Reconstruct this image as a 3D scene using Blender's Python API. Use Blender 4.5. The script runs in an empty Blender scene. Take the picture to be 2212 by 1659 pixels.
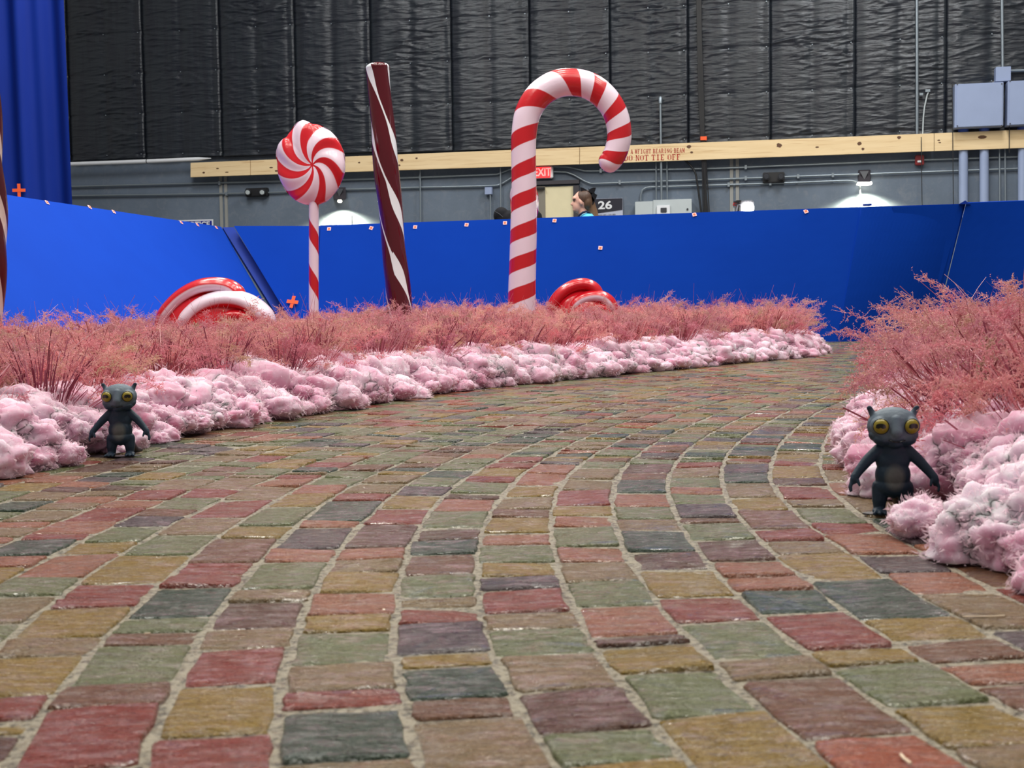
import bpy, bmesh, math, random
import numpy as np
from mathutils import Vector, Matrix, noise
R_ = random.Random(7)
S = bpy.context.scene
COL = S.collection
PI = math.pi

# ------------------------------------------------------------------ camera
F_PX, CAM_H, HZ, ROLL = 2700.0, 0.33, 668.0, 0.013
PITCH = math.atan((829.5 - HZ) / F_PX)
fw = Vector((0, math.cos(PITCH), -math.sin(PITCH)))
up0 = Vector((0, math.sin(PITCH), math.cos(PITCH)))
rt0 = Vector((1, 0, 0))
rt = rt0 * math.cos(ROLL) - up0 * math.sin(ROLL)
up = rt0 * math.sin(ROLL) + up0 * math.cos(ROLL)
cam = bpy.data.cameras.new('camera')
cam.sensor_width = 36.0
cam.lens = F_PX / 2212 * 36.0
cam.clip_start = 0.05
cam.dof.use_dof = True
cam.dof.focus_distance = 4.0
cam.dof.aperture_fstop = 14.0
co = bpy.data.objects.new('camera', cam)
COL.objects.link(co)
m = Matrix((rt, up, -fw)).transposed().to_4x4()
m.translation = Vector((0, 0, CAM_H))
co.matrix_world = m
S.camera = co

# ------------------------------------------------------------------ world, lights, exposure
S.view_settings.view_transform = 'Standard'
S.view_settings.look = 'None'
S.view_settings.gamma = 1.0
S.view_settings.use_curve_mapping = False
S.view_settings.exposure = -0.14
w = bpy.data.worlds.new('studio_air')
S.world = w
w.use_nodes = True
w.node_tree.nodes['Background'].inputs[0].default_value = (1.0, 0.98, 0.94, 1)
w.node_tree.nodes['Background'].inputs[1].default_value = 0.30

def area(name, loc, tgt, size, energy, col=(1, 1, 1), sy=None):
    l = bpy.data.lights.new(name, 'AREA')
    l.energy = energy
    l.color = col
    l.size = size
    if sy:
        l.shape = 'RECTANGLE'
        l.size_y = sy
    o = bpy.data.objects.new(name, l)
    COL.objects.link(o)
    o.location = loc
    o.rotation_euler = (Vector(tgt) - Vector(loc)).to_track_quat('-Z', 'Y').to_euler()
    return o
for gx in (-4.2, -2.1, 0.0, 2.1, 4.2):          # the ceiling grid of the stage
    for gy, ge in ((1.6, 60), (4.2, 68), (6.8, 62), (9.4, 66)):
        area('studio_light', (gx, gy, 7.6), (gx * 0.8, gy, 0), 0.85, ge * 1.22, (1.0, 0.955, 0.86))
area('studio_light', (-3.6, 11.8, 8.0), (-3.6, 15.0, 0.5), 1.8, 290, (0.95, 0.98, 1.0))
area('studio_light', (4.2, 12.0, 8.0), (4.2, 15.0, 0.5), 1.8, 350, (0.95, 0.98, 1.0))
for sx_, sp_e in ((-3.0, 120), (0.4, 140), (3.6, 120)):      # unseen lights added at the back to raise glints on the stones
    area('added_glint_light', (sx_, 15.4, 6.6), (sx_ * 0.3, 2.5, 0), 0.5, sp_e, (1.0, 0.97, 0.9))
_l = bpy.data.lights.new('panel_spot', 'SPOT'); _l.energy = 820; _l.spot_size = math.radians(62); _l.spot_blend = 0.7; _l.shadow_soft_size = 0.3; _l.color = (0.93, 0.98, 1.0)
_o = bpy.data.objects.new('panel_spot', _l); COL.objects.link(_o); _o.location = (0.2, 8.6, 4.6)
_o.rotation_euler = (Vector((-3.3, 9.8, 0.75)) - Vector((0.2, 8.6, 4.6))).to_track_quat('-Z', 'Y').to_euler()

# ------------------------------------------------------------------ picture to place
O = Vector((0, 0, CAM_H))
def ray(x, y):
    return fw + rt * ((x - 1106) / F_PX) - up * ((y - 829.5) / F_PX)
def at(x, y, Y):
    d = ray(x, y)
    return O + d * (Y / d.y)
def ground(x, y, z=0.0):
    d = ray(x, y)
    return O + d * ((z - CAM_H) / d.z)
def on_plane(x, y, p, n):
    d = ray(x, y)
    return O + d * ((p - O).dot(n) / d.dot(n))

# ------------------------------------------------------------------ helpers
def srgb(r, g, b, k=1.0):
    f = lambda c: ((c / 255 + 0.055) / 1.055) ** 2.4 if c > 10.3 else c / 255 / 12.92
    return (f(r) * k, f(g) * k, f(b) * k, 1)
def tag(o, label=None, cat=None, group=None, kind=None):
    if label: o['label'] = label
    if cat: o['category'] = cat
    if group: o['group'] = group
    if kind: o['kind'] = kind
    return o
def link(name, me, mat=None, parent=None):
    o = bpy.data.objects.new(name, me)
    COL.objects.link(o)
    if mat is not None and me is not None and not me.materials:
        for q in (mat if isinstance(mat, (list, tuple)) else [mat]):
            me.materials.append(q)
    if parent is not None:
        o.parent = parent
    return o
def empty(name, loc=(0, 0, 0), rz=0.0):
    o = bpy.data.objects.new(name, None)
    o.empty_display_size = 0.1
    COL.objects.link(o)
    o.location = loc
    o.rotation_euler = (0, 0, rz)
    return o
def mesh_np(name, V, T, smooth=False, mi=None):
    V = np.asarray(V, dtype=np.float32)
    T = np.asarray(T, dtype=np.int32)
    me = bpy.data.meshes.new(name)
    k = T.shape[1]
    me.vertices.add(len(V)); me.vertices.foreach_set('co', V.ravel())
    me.loops.add(T.size); me.loops.foreach_set('vertex_index', T.ravel())
    me.polygons.add(len(T))
    me.polygons.foreach_set('loop_start', np.arange(len(T), dtype=np.int32) * k)
    me.polygons.foreach_set('loop_total', np.full(len(T), k, dtype=np.int32))
    if mi is not None: me.polygons.foreach_set('material_index', np.asarray(mi, dtype=np.int32))
    me.polygons.foreach_set('use_smooth', np.full(len(T), smooth))
    me.update(calc_edges=True)
    me.validate()
    return me
class MB:
    """collects boxes, tubes and faces into one mesh"""
    def __init__(s): s.v = []; s.f = []
    def add(s, vs, fs):
        b = len(s.v)
        s.v += [tuple(q) for q in vs]
        s.f += [tuple(i + b for i in q) for q in fs]
        return s
    def box(s, c, sx, sy, sz, M=None):
        c = Vector(c)
        vs = []
        for k in (-1, 1):
            for j in (-1, 1):
                for i in (-1, 1):
                    q = Vector((i * sx / 2, j * sy / 2, k * sz / 2))
                    if M is not None: q = M @ q
                    vs.append(c + q)
        return s.add(vs, [(0, 2, 3, 1), (4, 5, 7, 6), (0, 1, 5, 4), (2, 6, 7, 3), (0, 4, 6, 2), (1, 3, 7, 5)])
    def tube(s, pts, r, n=10, caps=True):
        pts = [Vector(p) for p in pts]
        rs = r if isinstance(r, (list, tuple)) else [r] * len(pts)
        b = len(s.v)
        t0 = (pts[1] - pts[0]).normalized()
        a = t0.orthogonal().normalized()
        for i, p in enumerate(pts):
            if i == 0: t = pts[1] - pts[0]
            elif i == len(pts) - 1: t = pts[-1] - pts[-2]
            else: t = (pts[i + 1] - pts[i]).normalized() + (pts[i] - pts[i - 1]).normalized()
            t.normalize()
            a = (a - t * a.dot(t)).normalized()
            c = t.cross(a)
            for k in range(n):
                q = 2 * PI * k / n
                s.v.append(tuple(p + (a * math.cos(q) + c * math.sin(q)) * rs[i]))
        for i in range(len(pts) - 1):
            for k in range(n):
                k2 = (k + 1) % n
                s.f.append((b + i * n + k, b + i * n + k2, b + (i + 1) * n + k2, b + (i + 1) * n + k))
        if caps:
            s.f.append(tuple(b + k for k in range(n))[::-1])
            s.f.append(tuple(b + (len(pts) - 1) * n + k for k in range(n)))
        return s
    def build(s, name, mat, parent=None, smooth=False, bevel=0.0):
        me = bpy.data.meshes.new(name)
        me.from_pydata(s.v, [], s.f)
        bm = bmesh.new(); bm.from_mesh(me)
        bmesh.ops.recalc_face_normals(bm, faces=bm.faces)
        if bevel > 0:
            bmesh.ops.bevel(bm, geom=bm.edges[:] , offset=bevel, segments=2, affect='EDGES', clamp_overlap=True)
        bm.to_mesh(me); bm.free()
        if smooth:
            for p in me.polygons: p.use_smooth = True
            try: me.set_sharp_from_angle(angle=math.radians(50))
            except Exception: pass
        return link(name, me, mat, parent)
def rebase(o, loc):
    """put the origin of a mesh built in world space at loc"""
    loc = Vector(loc)
    o.data.transform(Matrix.Translation(-loc))
    o.location = loc
    return o

class N:
    """tiny node-tree writer"""
    def __init__(s, name, rough=0.6, base=(0.5, 0.5, 0.5, 1), spec=0.5):
        s.m = bpy.data.materials.new(name)
        s.m.use_nodes = True
        s.t = s.m.node_tree
        s.b = s.t.nodes['Principled BSDF']
        s.set(s.b, 'Roughness', rough); s.set(s.b, 'Base Color', base); s.set(s.b, 'Specular IOR Level', spec)
    def set(s, n, k, v):
        if hasattr(v, 'is_linked') or isinstance(v, bpy.types.NodeSocket): s.t.links.new(v, n.inputs[k])
        else: n.inputs[k].default_value = v
    def node(s, typ, out=0, props=None, **kw):
        n = s.t.nodes.new(typ)
        for k, v in (props or {}).items(): setattr(n, k, v)
        for k, v in kw.items():
            kk = int(k[1:]) if k[0] == 'i' and k[1:].isdigit() else k.replace('_', ' ')
            s.set(n, kk, v)
        return n.outputs[out]
    def coord(s, which='Object', scale=(1, 1, 1), loc=(0, 0, 0)):
        tc = s.t.nodes.new('ShaderNodeTexCoord')
        mp = s.t.nodes.new('ShaderNodeMapping')
        s.t.links.new(tc.outputs[which], mp.inputs[0])
        mp.inputs['Scale'].default_value = scale
        mp.inputs['Location'].default_value = loc
        return mp.outputs[0]
    def world(s, scale=(1, 1, 1)):
        g = s.t.nodes.new('ShaderNodeNewGeometry')
        mp = s.t.nodes.new('ShaderNodeMapping')
        s.t.links.new(g.outputs['Position'], mp.inputs[0])
        mp.inputs['Scale'].default_value = scale
        return mp.outputs[0]
    def noise(s, vec, scale, detail=3, rough=0.55, dist=0.0, out=0):
        return s.node('ShaderNodeTexNoise', out, Vector=vec, Scale=scale, Detail=detail, Roughness=rough, Distortion=dist)
    def ramp(s, fac, stops, interp='LINEAR'):
        n = s.t.nodes.new('ShaderNodeValToRGB')
        n.color_ramp.interpolation = interp
        e = n.color_ramp.elements
        while len(e) < len(stops): e.new(0.5)
        for q, (p, c) in zip(e, stops):
            q.position = p
            q.color = c if len(c) == 4 else (*c, 1)
        s.t.links.new(fac, n.inputs[0])
        return n.outputs[0]
    def mix(s, fac, a, b, mode='MIX'):
        n = s.t.nodes.new('ShaderNodeMix')
        n.data_type = 'RGBA'; n.blend_type = mode
        for i, v in ((0, fac), (6, a), (7, b)):
            if isinstance(v, bpy.types.NodeSocket): s.t.links.new(v, n.inputs[i])
            else: n.inputs[i].default_value = v
        return n.outputs[2]
    def math(s, op, a, b=0.0, clamp=False):
        n = s.t.nodes.new('ShaderNodeMath'); n.operation = op; n.use_clamp = clamp
        s.set(n, 0, a); s.set(n, 1, b)
        return n.outputs[0]
    def bump(s, h, strength=0.5, dist=0.01, normal=None):
        n = s.t.nodes.new('ShaderNodeBump')
        n.inputs['Strength'].default_value = strength
        n.inputs['Distance'].default_value = dist
        s.t.links.new(h, n.inputs['Height'])
        if normal is not None: s.t.links.new(normal, n.inputs['Normal'])
        return n.outputs[0]
    def col(s, c): s.set(s.b, 'Base Color', c); return s
    def nor(s, n): s.set(s.b, 'Normal', n); return s
def plain(name, c, rough=0.5, metal=0.0, spec=0.5, mottled=0.08):
    q = N(name, rough, c, spec)
    q.set(q.b, 'Metallic', metal)
    if mottled:
        nz = q.noise(q.world((1, 1, 1)), 6.0, 4)
        q.col(q.mix(nz, tuple(v * (1 - mottled) for v in c[:3]) + (1,), tuple(min(1, v * (1 + mottled)) for v in c[:3]) + (1,)))
    return q.m
def emit(name, c, k):
    q = N(name, 0.5, c)
    q.set(q.b, 'Emission Color', c)
    q.set(q.b, 'Emission Strength', k)
    return q.m

# ------------------------------------------------------------------ materials
def stone_mat(name, c, c2):
    q = N(name, 0.35, c, 0.35)
    v = q.world((1, 2.2, 1))
    a = q.noise(v, 22, 5, 0.6)
    b = q.noise(q.world((0.7, 5.0, 1)), 60, 4, 0.65, 0.6)
    f = q.noise(q.world((1, 1, 1)), 9, 2)
    base = q.mix(a, c, c2)
    base = q.mix(q.ramp(b, [(0.45, (0, 0, 0)), (0.75, (0.45, 0.45, 0.45))]), base, tuple(x * 0.62 for x in c2[:3]) + (1,))
    q.col(base)
    q.set(q.b, 'Roughness', q.ramp(q.noise(q.world((1, 3, 1)), 45, 3), [(0.35, (0.16,) * 3), (0.65, (0.42,) * 3)]))
    q.set(q.b, 'Coat Weight', q.ramp(q.noise(q.world((0.6, 2.6, 1)), 34, 4, 0.7), [(0.47, (0.12,) * 3), (0.56, (1, 1, 1))])); q.set(q.b, 'Coat Roughness', 0.07); q.set(q.b, 'Coat IOR', 1.9)
    n1 = q.bump(q.noise(q.world((0.8, 3.0, 1)), 38, 4, 0.6, 0.8), 1.0, 0.012)
    n2 = q.bump(q.noise(q.world((1, 1.6, 1)), 230, 3, 0.65), 1.0, 0.0075, n1)
    q.nor(n2)
    q.set(q.b, 'Coat Normal', n2)
    return q.m
PAL = {  # seen colours of the stones
 'S': ((124, 130, 84), (104, 112, 70)), 'D': ((52, 76, 56), (38, 60, 44)), 'R': ((154, 60, 34), (126, 44, 28)),
 'P': ((172, 108, 76), (152, 90, 62)), 'B': ((130, 84, 50), (108, 68, 40)), 'K': ((104, 62, 38), (84, 48, 32)),
 'T': ((148, 122, 82), (130, 106, 70)), 'Y': ((162, 130, 44), (140, 112, 34)), 'V': ((84, 66, 70), (64, 50, 56)),
 'O': ((180, 92, 54), (158, 76, 44))}
KEYS = list('SDRPBKTYVO')
STONE = [stone_mat('stone_' + n, srgb(*PAL[k][0]), srgb(*PAL[k][1])) for k, n in zip(KEYS, ['sage', 'dark_green', 'red', 'salmon', 'brown', 'umber', 'taupe', 'ochre', 'purple', 'orange'])]

q = N('sand_grout', 0.75, srgb(150, 140, 124), 0.4)
v = q.world()
a = q.noise(v, 210, 4, 0.75); b = q.noise(v, 60, 4)
q.col(q.mix(a, q.mix(b, srgb(84, 76, 64), srgb(140, 130, 112)), srgb(186, 176, 156)))
q.col(q.mix(q.ramp(q.noise(v, 120, 3, 0.7), [(0.36, (0.85,) * 3), (0.52, (0, 0, 0))]), q.mix(a, q.mix(b, srgb(84, 76, 64), srgb(140, 130, 112)), srgb(186, 176, 156)), srgb(44, 38, 32)))
q.set(q.b, 'Roughness', q.ramp(q.noise(v, 90, 3), [(0.4, (0.15,) * 3), (0.6, (0.7,) * 3)]))
q.nor(q.bump(a, 1.0, 0.004, q.bump(b, 0.8, 0.006)))
M_GROUT = q.m

q = N('studio_concrete', 0.5, srgb(96, 96, 94))
q.col(q.mix(q.noise(q.world(), 1.3, 5), srgb(80, 80, 80), srgb(118, 116, 110)))
M_FLOOR = q.m

def wool_mat(name):
    q = N(name, 1.0, (1, 1, 1, 1), 0.05)
    g = q.world()
    a = q.noise(g, 5.5, 4, 0.62, 0.5)
    b = q.noise(g, 16, 4, 0.6)
    c = q.mix(q.ramp(a, [(0.33, (0, 0, 0)), (0.66, (1, 1, 1))]), srgb(228, 212, 226), srgb(220, 162, 188))
    c = q.mix(q.ramp(b, [(0.50, (0, 0, 0)), (0.78, (0.75,) * 3)]), c, srgb(212, 124, 156))
    q.col(c)
    f = q.noise(g, 42, 5, 0.75, 1.5)
    q.nor(q.bump(f, 0.25, 0.012))
    q.set(q.b, 'Subsurface Weight', 1.0); q.set(q.b, 'Subsurface Radius', (1.0, 0.88, 0.92)); q.set(q.b, 'Subsurface Scale', 0.018)
    tr = q.t.nodes.new('ShaderNodeBsdfTranslucent')
    q.t.links.new(c, tr.inputs['Color'])
    ms = q.t.nodes.new('ShaderNodeMixShader'); ms.inputs[0].default_value = 0.10
    q.t.links.new(q.b.outputs[0], ms.inputs[1]); q.t.links.new(tr.outputs[0], ms.inputs[2])
    out = [n for n in q.t.nodes if n.type == 'OUTPUT_MATERIAL'][0]
    q.t.links.new(ms.outputs[0], out.inputs[0])
    return q.m
M_WOOL = wool_mat('pink_fibre_fill')
q = N('loose_fibre', 1.0, srgb(248, 226, 236), 0.0)
q.col(q.mix(q.noise(q.world(), 6, 3), srgb(244, 230, 238), srgb(236, 194, 212)))
tr = q.t.nodes.new('ShaderNodeBsdfTranslucent'); tr.inputs[0].default_value = srgb(250, 226, 236)
ms = q.t.nodes.new('ShaderNodeMixShader'); ms.inputs[0].default_value = 0.55
tp_ = q.t.nodes.new('ShaderNodeBsdfTransparent'); m2_ = q.t.nodes.new('ShaderNodeMixShader'); m2_.inputs[0].default_value = 0.45
q.t.links.new(q.b.outputs[0], ms.inputs[1]); q.t.links.new(tr.outputs[0], ms.inputs[2])
q.t.links.new(ms.outputs[0], m2_.inputs[1]); q.t.links.new(tp_.outputs[0], m2_.inputs[2])
q.t.links.new(m2_.outputs[0], [n for n in q.t.nodes if n.type == 'OUTPUT_MATERIAL'][0].inputs[0])
M_FIBRE = q.m

def grass_mat(name, stops, trans=0.25):
    q = N(name, 0.55, (1, 1, 1, 1), 0.35)
    oi = q.t.nodes.new('ShaderNodeObjectInfo')
    g = q.world()
    an = q.t.nodes.new('ShaderNodeAttribute'); an.attribute_name = 'tone'
    c = q.ramp(an.outputs['Fac'], stops)
    hsv = q.t.nodes.new('ShaderNodeHueSaturation')
    q.t.links.new(c, hsv.inputs['Color'])
    mr = q.t.nodes.new('ShaderNodeMapRange')
    q.t.links.new(oi.outputs['Random'], mr.inputs[0])
    mr.inputs[3].default_value = 0.82; mr.inputs[4].default_value = 1.15
    q.t.links.new(mr.outputs[0], hsv.inputs['Value'])
    mr2 = q.t.nodes.new('ShaderNodeMapRange')
    q.t.links.new(oi.outputs['Random'], mr2.inputs[0])
    mr2.inputs[3].default_value = 0.488; mr2.inputs[4].default_value = 0.515
    q.t.links.new(mr2.outputs[0], hsv.inputs['Hue'])
    q.col(hsv.outputs[0])
    tr = q.t.nodes.new('ShaderNodeBsdfTranslucent')
    q.t.links.new(hsv.outputs[0], tr.inputs['Color'])
    ms = q.t.nodes.new('ShaderNodeMixShader'); ms.inputs[0].default_value = trans
    q.t.links.new(q.b.outputs[0], ms.inputs[1]); q.t.links.new(tr.outputs[0], ms.inputs[2])
    out = [n for n in q.t.nodes if n.type == 'OUTPUT_MATERIAL'][0]
    q.t.links.new(ms.outputs[0], out.inputs[0])
    return q.m
M_BLADE = grass_mat('rose_straw', [(0.0, srgb(118, 48, 62)), (0.5, srgb(166, 82, 98)), (0.85, srgb(204, 130, 142)), (1.0, srgb(246, 202, 208))], 0.15)
M_PLUME = grass_mat('pink_plume', [(0.0, srgb(202, 172, 146)), (0.3, srgb(222, 168, 164)), (0.6, srgb(224, 158, 168)), (1.0, srgb(214, 126, 144))], 0.28)
M_PALE = plain('bare_straw', srgb(226, 206, 180), 0.6)

q = N('blue_screen_cloth', 0.8, srgb(0, 74, 205), 0.08)
v = q.world()
q.col(q.mix(q.noise(v, 2.0, 3), (0.0006, 0.032, 0.29, 1), (0.001, 0.040, 0.34, 1)))
q.nor(q.bump(q.noise(v, 240, 2), 0.15, 0.001, q.bump(q.noise(q.world((1.2, 1.2, 0.7)), 2.2, 3, 0.5, 0.6), 0.2, 0.02)))
M_BLUE = q.m
q = N('blue_drape_cloth', 0.7, (0.002, 0.035, 0.42, 1), 0.2)
q.col(q.mix(q.noise(q.world((1, 1, 0.2)), 5.0, 3), (0.001, 0.016, 0.20, 1), (0.0015, 0.026, 0.28, 1)))
M_DRAPE = q.m
q = N('deep_blue_shade_cloth', 0.6, (0.001, 0.035, 0.42, 1), 0.2)
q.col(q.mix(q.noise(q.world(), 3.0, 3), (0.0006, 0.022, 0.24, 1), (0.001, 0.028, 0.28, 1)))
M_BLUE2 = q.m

q = N('grey_painted_concrete', 0.7, srgb(92, 99, 106), 0.3)
v = q.world()
c = q.mix(q.noise(v, 1.6, 6, 0.65), srgb(86, 97, 110), srgb(116, 128, 144))
c = q.mix(q.ramp(q.noise(v, 7, 5, 0.7, 1.2), [(0.5, (0, 0, 0)), (0.75, (0.35,) * 3)]), c, srgb(140, 142, 146))
q.col(c)
q.nor(q.bump(q.noise(v, 14, 5), 0.25, 0.01))
M_WALL = q.m

q = N('black_quilted_vinyl', 0.38, (0.028, 0.031, 0.042, 1), 0.5)
v = q.world((1, 1, 5))
c = q.mix(q.noise(q.world((1.6, 1.6, 0.5)), 2.0, 4), (0.009, 0.012, 0.020, 1), (0.019, 0.022, 0.029, 1))
c = q.mix(q.ramp(q.noise(q.world((9, 9, 0.6)), 1.6, 2), [(0.46, (0, 0, 0)), (0.54, (0.35,) * 3)]), c, (0.022, 0.03, 0.036, 1))
q.col(c)
q.nor(q.bump(q.noise(q.world((1, 1, 7)), 3.5, 4, 0.55, 0.5), 0.45, 0.03))
M_QUILT = q.m

q = N('pine_lumber', 0.6, srgb(214, 186, 142), 0.3)
v = q.world((0.5, 0.5, 7))
c = q.mix(q.noise(v, 3.0, 5, 0.6, 0.4), srgb(222, 190, 140), srgb(248, 224, 182))
c = q.mix(q.ramp(q.noise(q.world((0.22, 0.22, 5.5)), 6.0, 4, 0.6, 0.8), [(0.56, (0, 0, 0)), (0.68, (0.55,) * 3)]), c, srgb(196, 156, 108))
q.col(c)
M_PINE = q.m
M_KNOT = plain('pine_knot', srgb(96, 62, 38), 0.6)
M_STEEL = plain('galvanised_steel', srgb(142, 152, 160), 0.38, 0.6)
M_CASE = plain('grey_blue_enamel', srgb(150, 164, 196), 0.5)
M_BOXW = plain('pale_grey_enamel', srgb(186, 194, 196), 0.5)
M_WHITE = plain('white_plastic', srgb(228, 230, 234), 0.5)
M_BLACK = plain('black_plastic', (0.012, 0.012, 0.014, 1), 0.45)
M_BLACKCLOTH = plain('black_cloth', (0.008, 0.008, 0.011, 1), 0.8, spec=0.2)
M_DKGREY = plain('dark_grey_plastic', srgb(52, 54, 60), 0.5)
M_REDBOX = plain('red_enamel', srgb(128, 22, 28), 0.4)
M_ORANGE = plain('orange_tape', srgb(252, 96, 44), 0.6)
M_TPINK = plain('pale_pink_tape', srgb(250, 196, 196), 0.6)
M_CREAM = plain('cream_door_paint', srgb(226, 214, 176), 0.55)
M_DGREY = plain('grey_door_paint', srgb(132, 126, 114), 0.55)
M_FRAME = plain('dark_door_frame', srgb(56, 52, 58), 0.5)
M_SIGNB = plain('navy_sign', srgb(20, 20, 38), 0.5, mottled=0)
M_SIGNBLUE = plain('blue_sign', srgb(10, 30, 140), 0.5, mottled=0)
M_SIGNG = plain('lilac_grey_sign', srgb(184, 188, 206), 0.5, mottled=0)
M_INKRED = plain('red_stencil_paint', srgb(176, 34, 32), 0.6, mottled=0)
M_SEAM = plain('wall_joint_filler', srgb(146, 146, 142), 0.7)

# ------------------------------------------------------------------ the setting
fl = MB().box((0, 9.0, -0.06), 30, 26, 0.06).build('floor', M_FLOOR)
tag(fl, kind='structure')

# back wall: a plane a little nearer at its right end
W0 = Vector((-4.9, 19.1, 0)); WU = Vector((1, -0.214, 0)).normalized(); WN = Vector((-0.214, -1, 0)).normalized()
def wall(x, y, d=0.0):
    return on_plane(x, y, W0 + WN * d, WN)
def wu(p): return (p - W0).dot(WU)
def wpt(u, z, d=0.0): return W0 + WU * u + WN * d + Vector((0, 0, z))
MW = Matrix((WU, -WN, Vector((0, 0, 1)))).transposed()     # local x along the wall, y into it, z up
bw = MB()
bw.box(wpt(4.8, 4.5, -0.15), 26, 0.3, 9.2, MW)
bw = rebase(bw.build('wall_back', M_WALL), wpt(4.8, 0))
tag(bw, kind='structure')
for x, ya, yb in ((483, 384, 482), (1588, 342, 456)):
    p1, p2 = wall(x, ya, 0.01), wall(x, yb, 0.01)
    for dx in (-0.05, 0.03):
        MB().box(wpt(wu(p1) + dx, 1.2, 0.008), 0.045, 0.016, 2.4, MW).build('joint_strip', M_SEAM, None)
for o in [o for o in COL.objects if o.name.startswith('joint_strip')]:
    o.data.transform(bw.matrix_world.inverted()); o.parent = bw
    o.data.transform(Matrix.Translation(-Vector(wpt(4.8, 0))))
def sheet_plane(u0, u1, z0, z1): pass

# ------------------------------------------------------------------ cobbled path
MY = [(0.5, 0.00), (0.8, -0.058), (1.0, -0.093), (1.2, -0.123), (1.4, -0.139), (1.6, -0.147), (1.8, -0.148), (2.0, -0.140), (2.2, -0.125),
      (2.4, -0.100), (2.6, -0.066), (2.8, -0.020), (3.0, 0.030), (3.2, 0.086), (3.4, 0.148), (3.6, 0.220), (3.8, 0.292), (4.14, 0.42),
      (5.07, 0.85), (5.9, 1.40), (6.75, 2.05), (8.07, 3.05), (9.5, 4.12), (11.0, 5.25), (12.5, 6.4)]
ys = np.array([q[0] for q in MY]); xs = np.array([q[1] for q in MY])
yy = np.linspace(0.5, 12.5, 1201)
xx = np.interp(yy, ys, xs)
for it in range(3):
    kx = np.pad(xx, 12, mode='edge'); kx[:12] = xx[0] - (yy[12:0:-1] - yy[0]) * (xx[1] - xx[0]) / (yy[1] - yy[0]); kx[-12:] = xx[-1] + (xx[-1] - xx[-2]) * np.arange(1, 13)
    xx = np.convolve(kx, np.ones(25) / 25, 'valid')
ds = np.hypot(np.diff(xx), np.diff(yy)); SS = np.concatenate([[0], np.cumsum(ds)])
S_END = SS[-1]
tx = np.gradient(xx, SS); ty = np.gradient(yy, SS)
WC = 0.0985
WOB = {k: R_.uniform(0, 6.28) for k in range(-60, 40)}
def lane(k, s):
    """ground point at joint number k (may be fractional) and length s along the path"""
    mx, my = np.interp(s, SS, xx), np.interp(s, SS, yy)
    a, b = np.interp(s, SS, tx), np.interp(s, SS, ty)
    n = math.hypot(a, b)
    k0 = math.floor(k); f = k - k0
    wb = (1 - f) * math.sin(s * 3.1 + WOB[k0]) + f * math.sin(s * 3.1 + WOB[k0 + 1])
    off = k * WC + 0.0035 * wb
    return mx + b / n * off, my - a / n * off
def s_at(kc, Y):
    lo, hi = 0.0, S_END
    for _ in range(30):
        md = (lo + hi) / 2
        if lane(kc, md)[1] < Y: lo = md
        else: hi = md
    return (lo + hi) / 2
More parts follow.
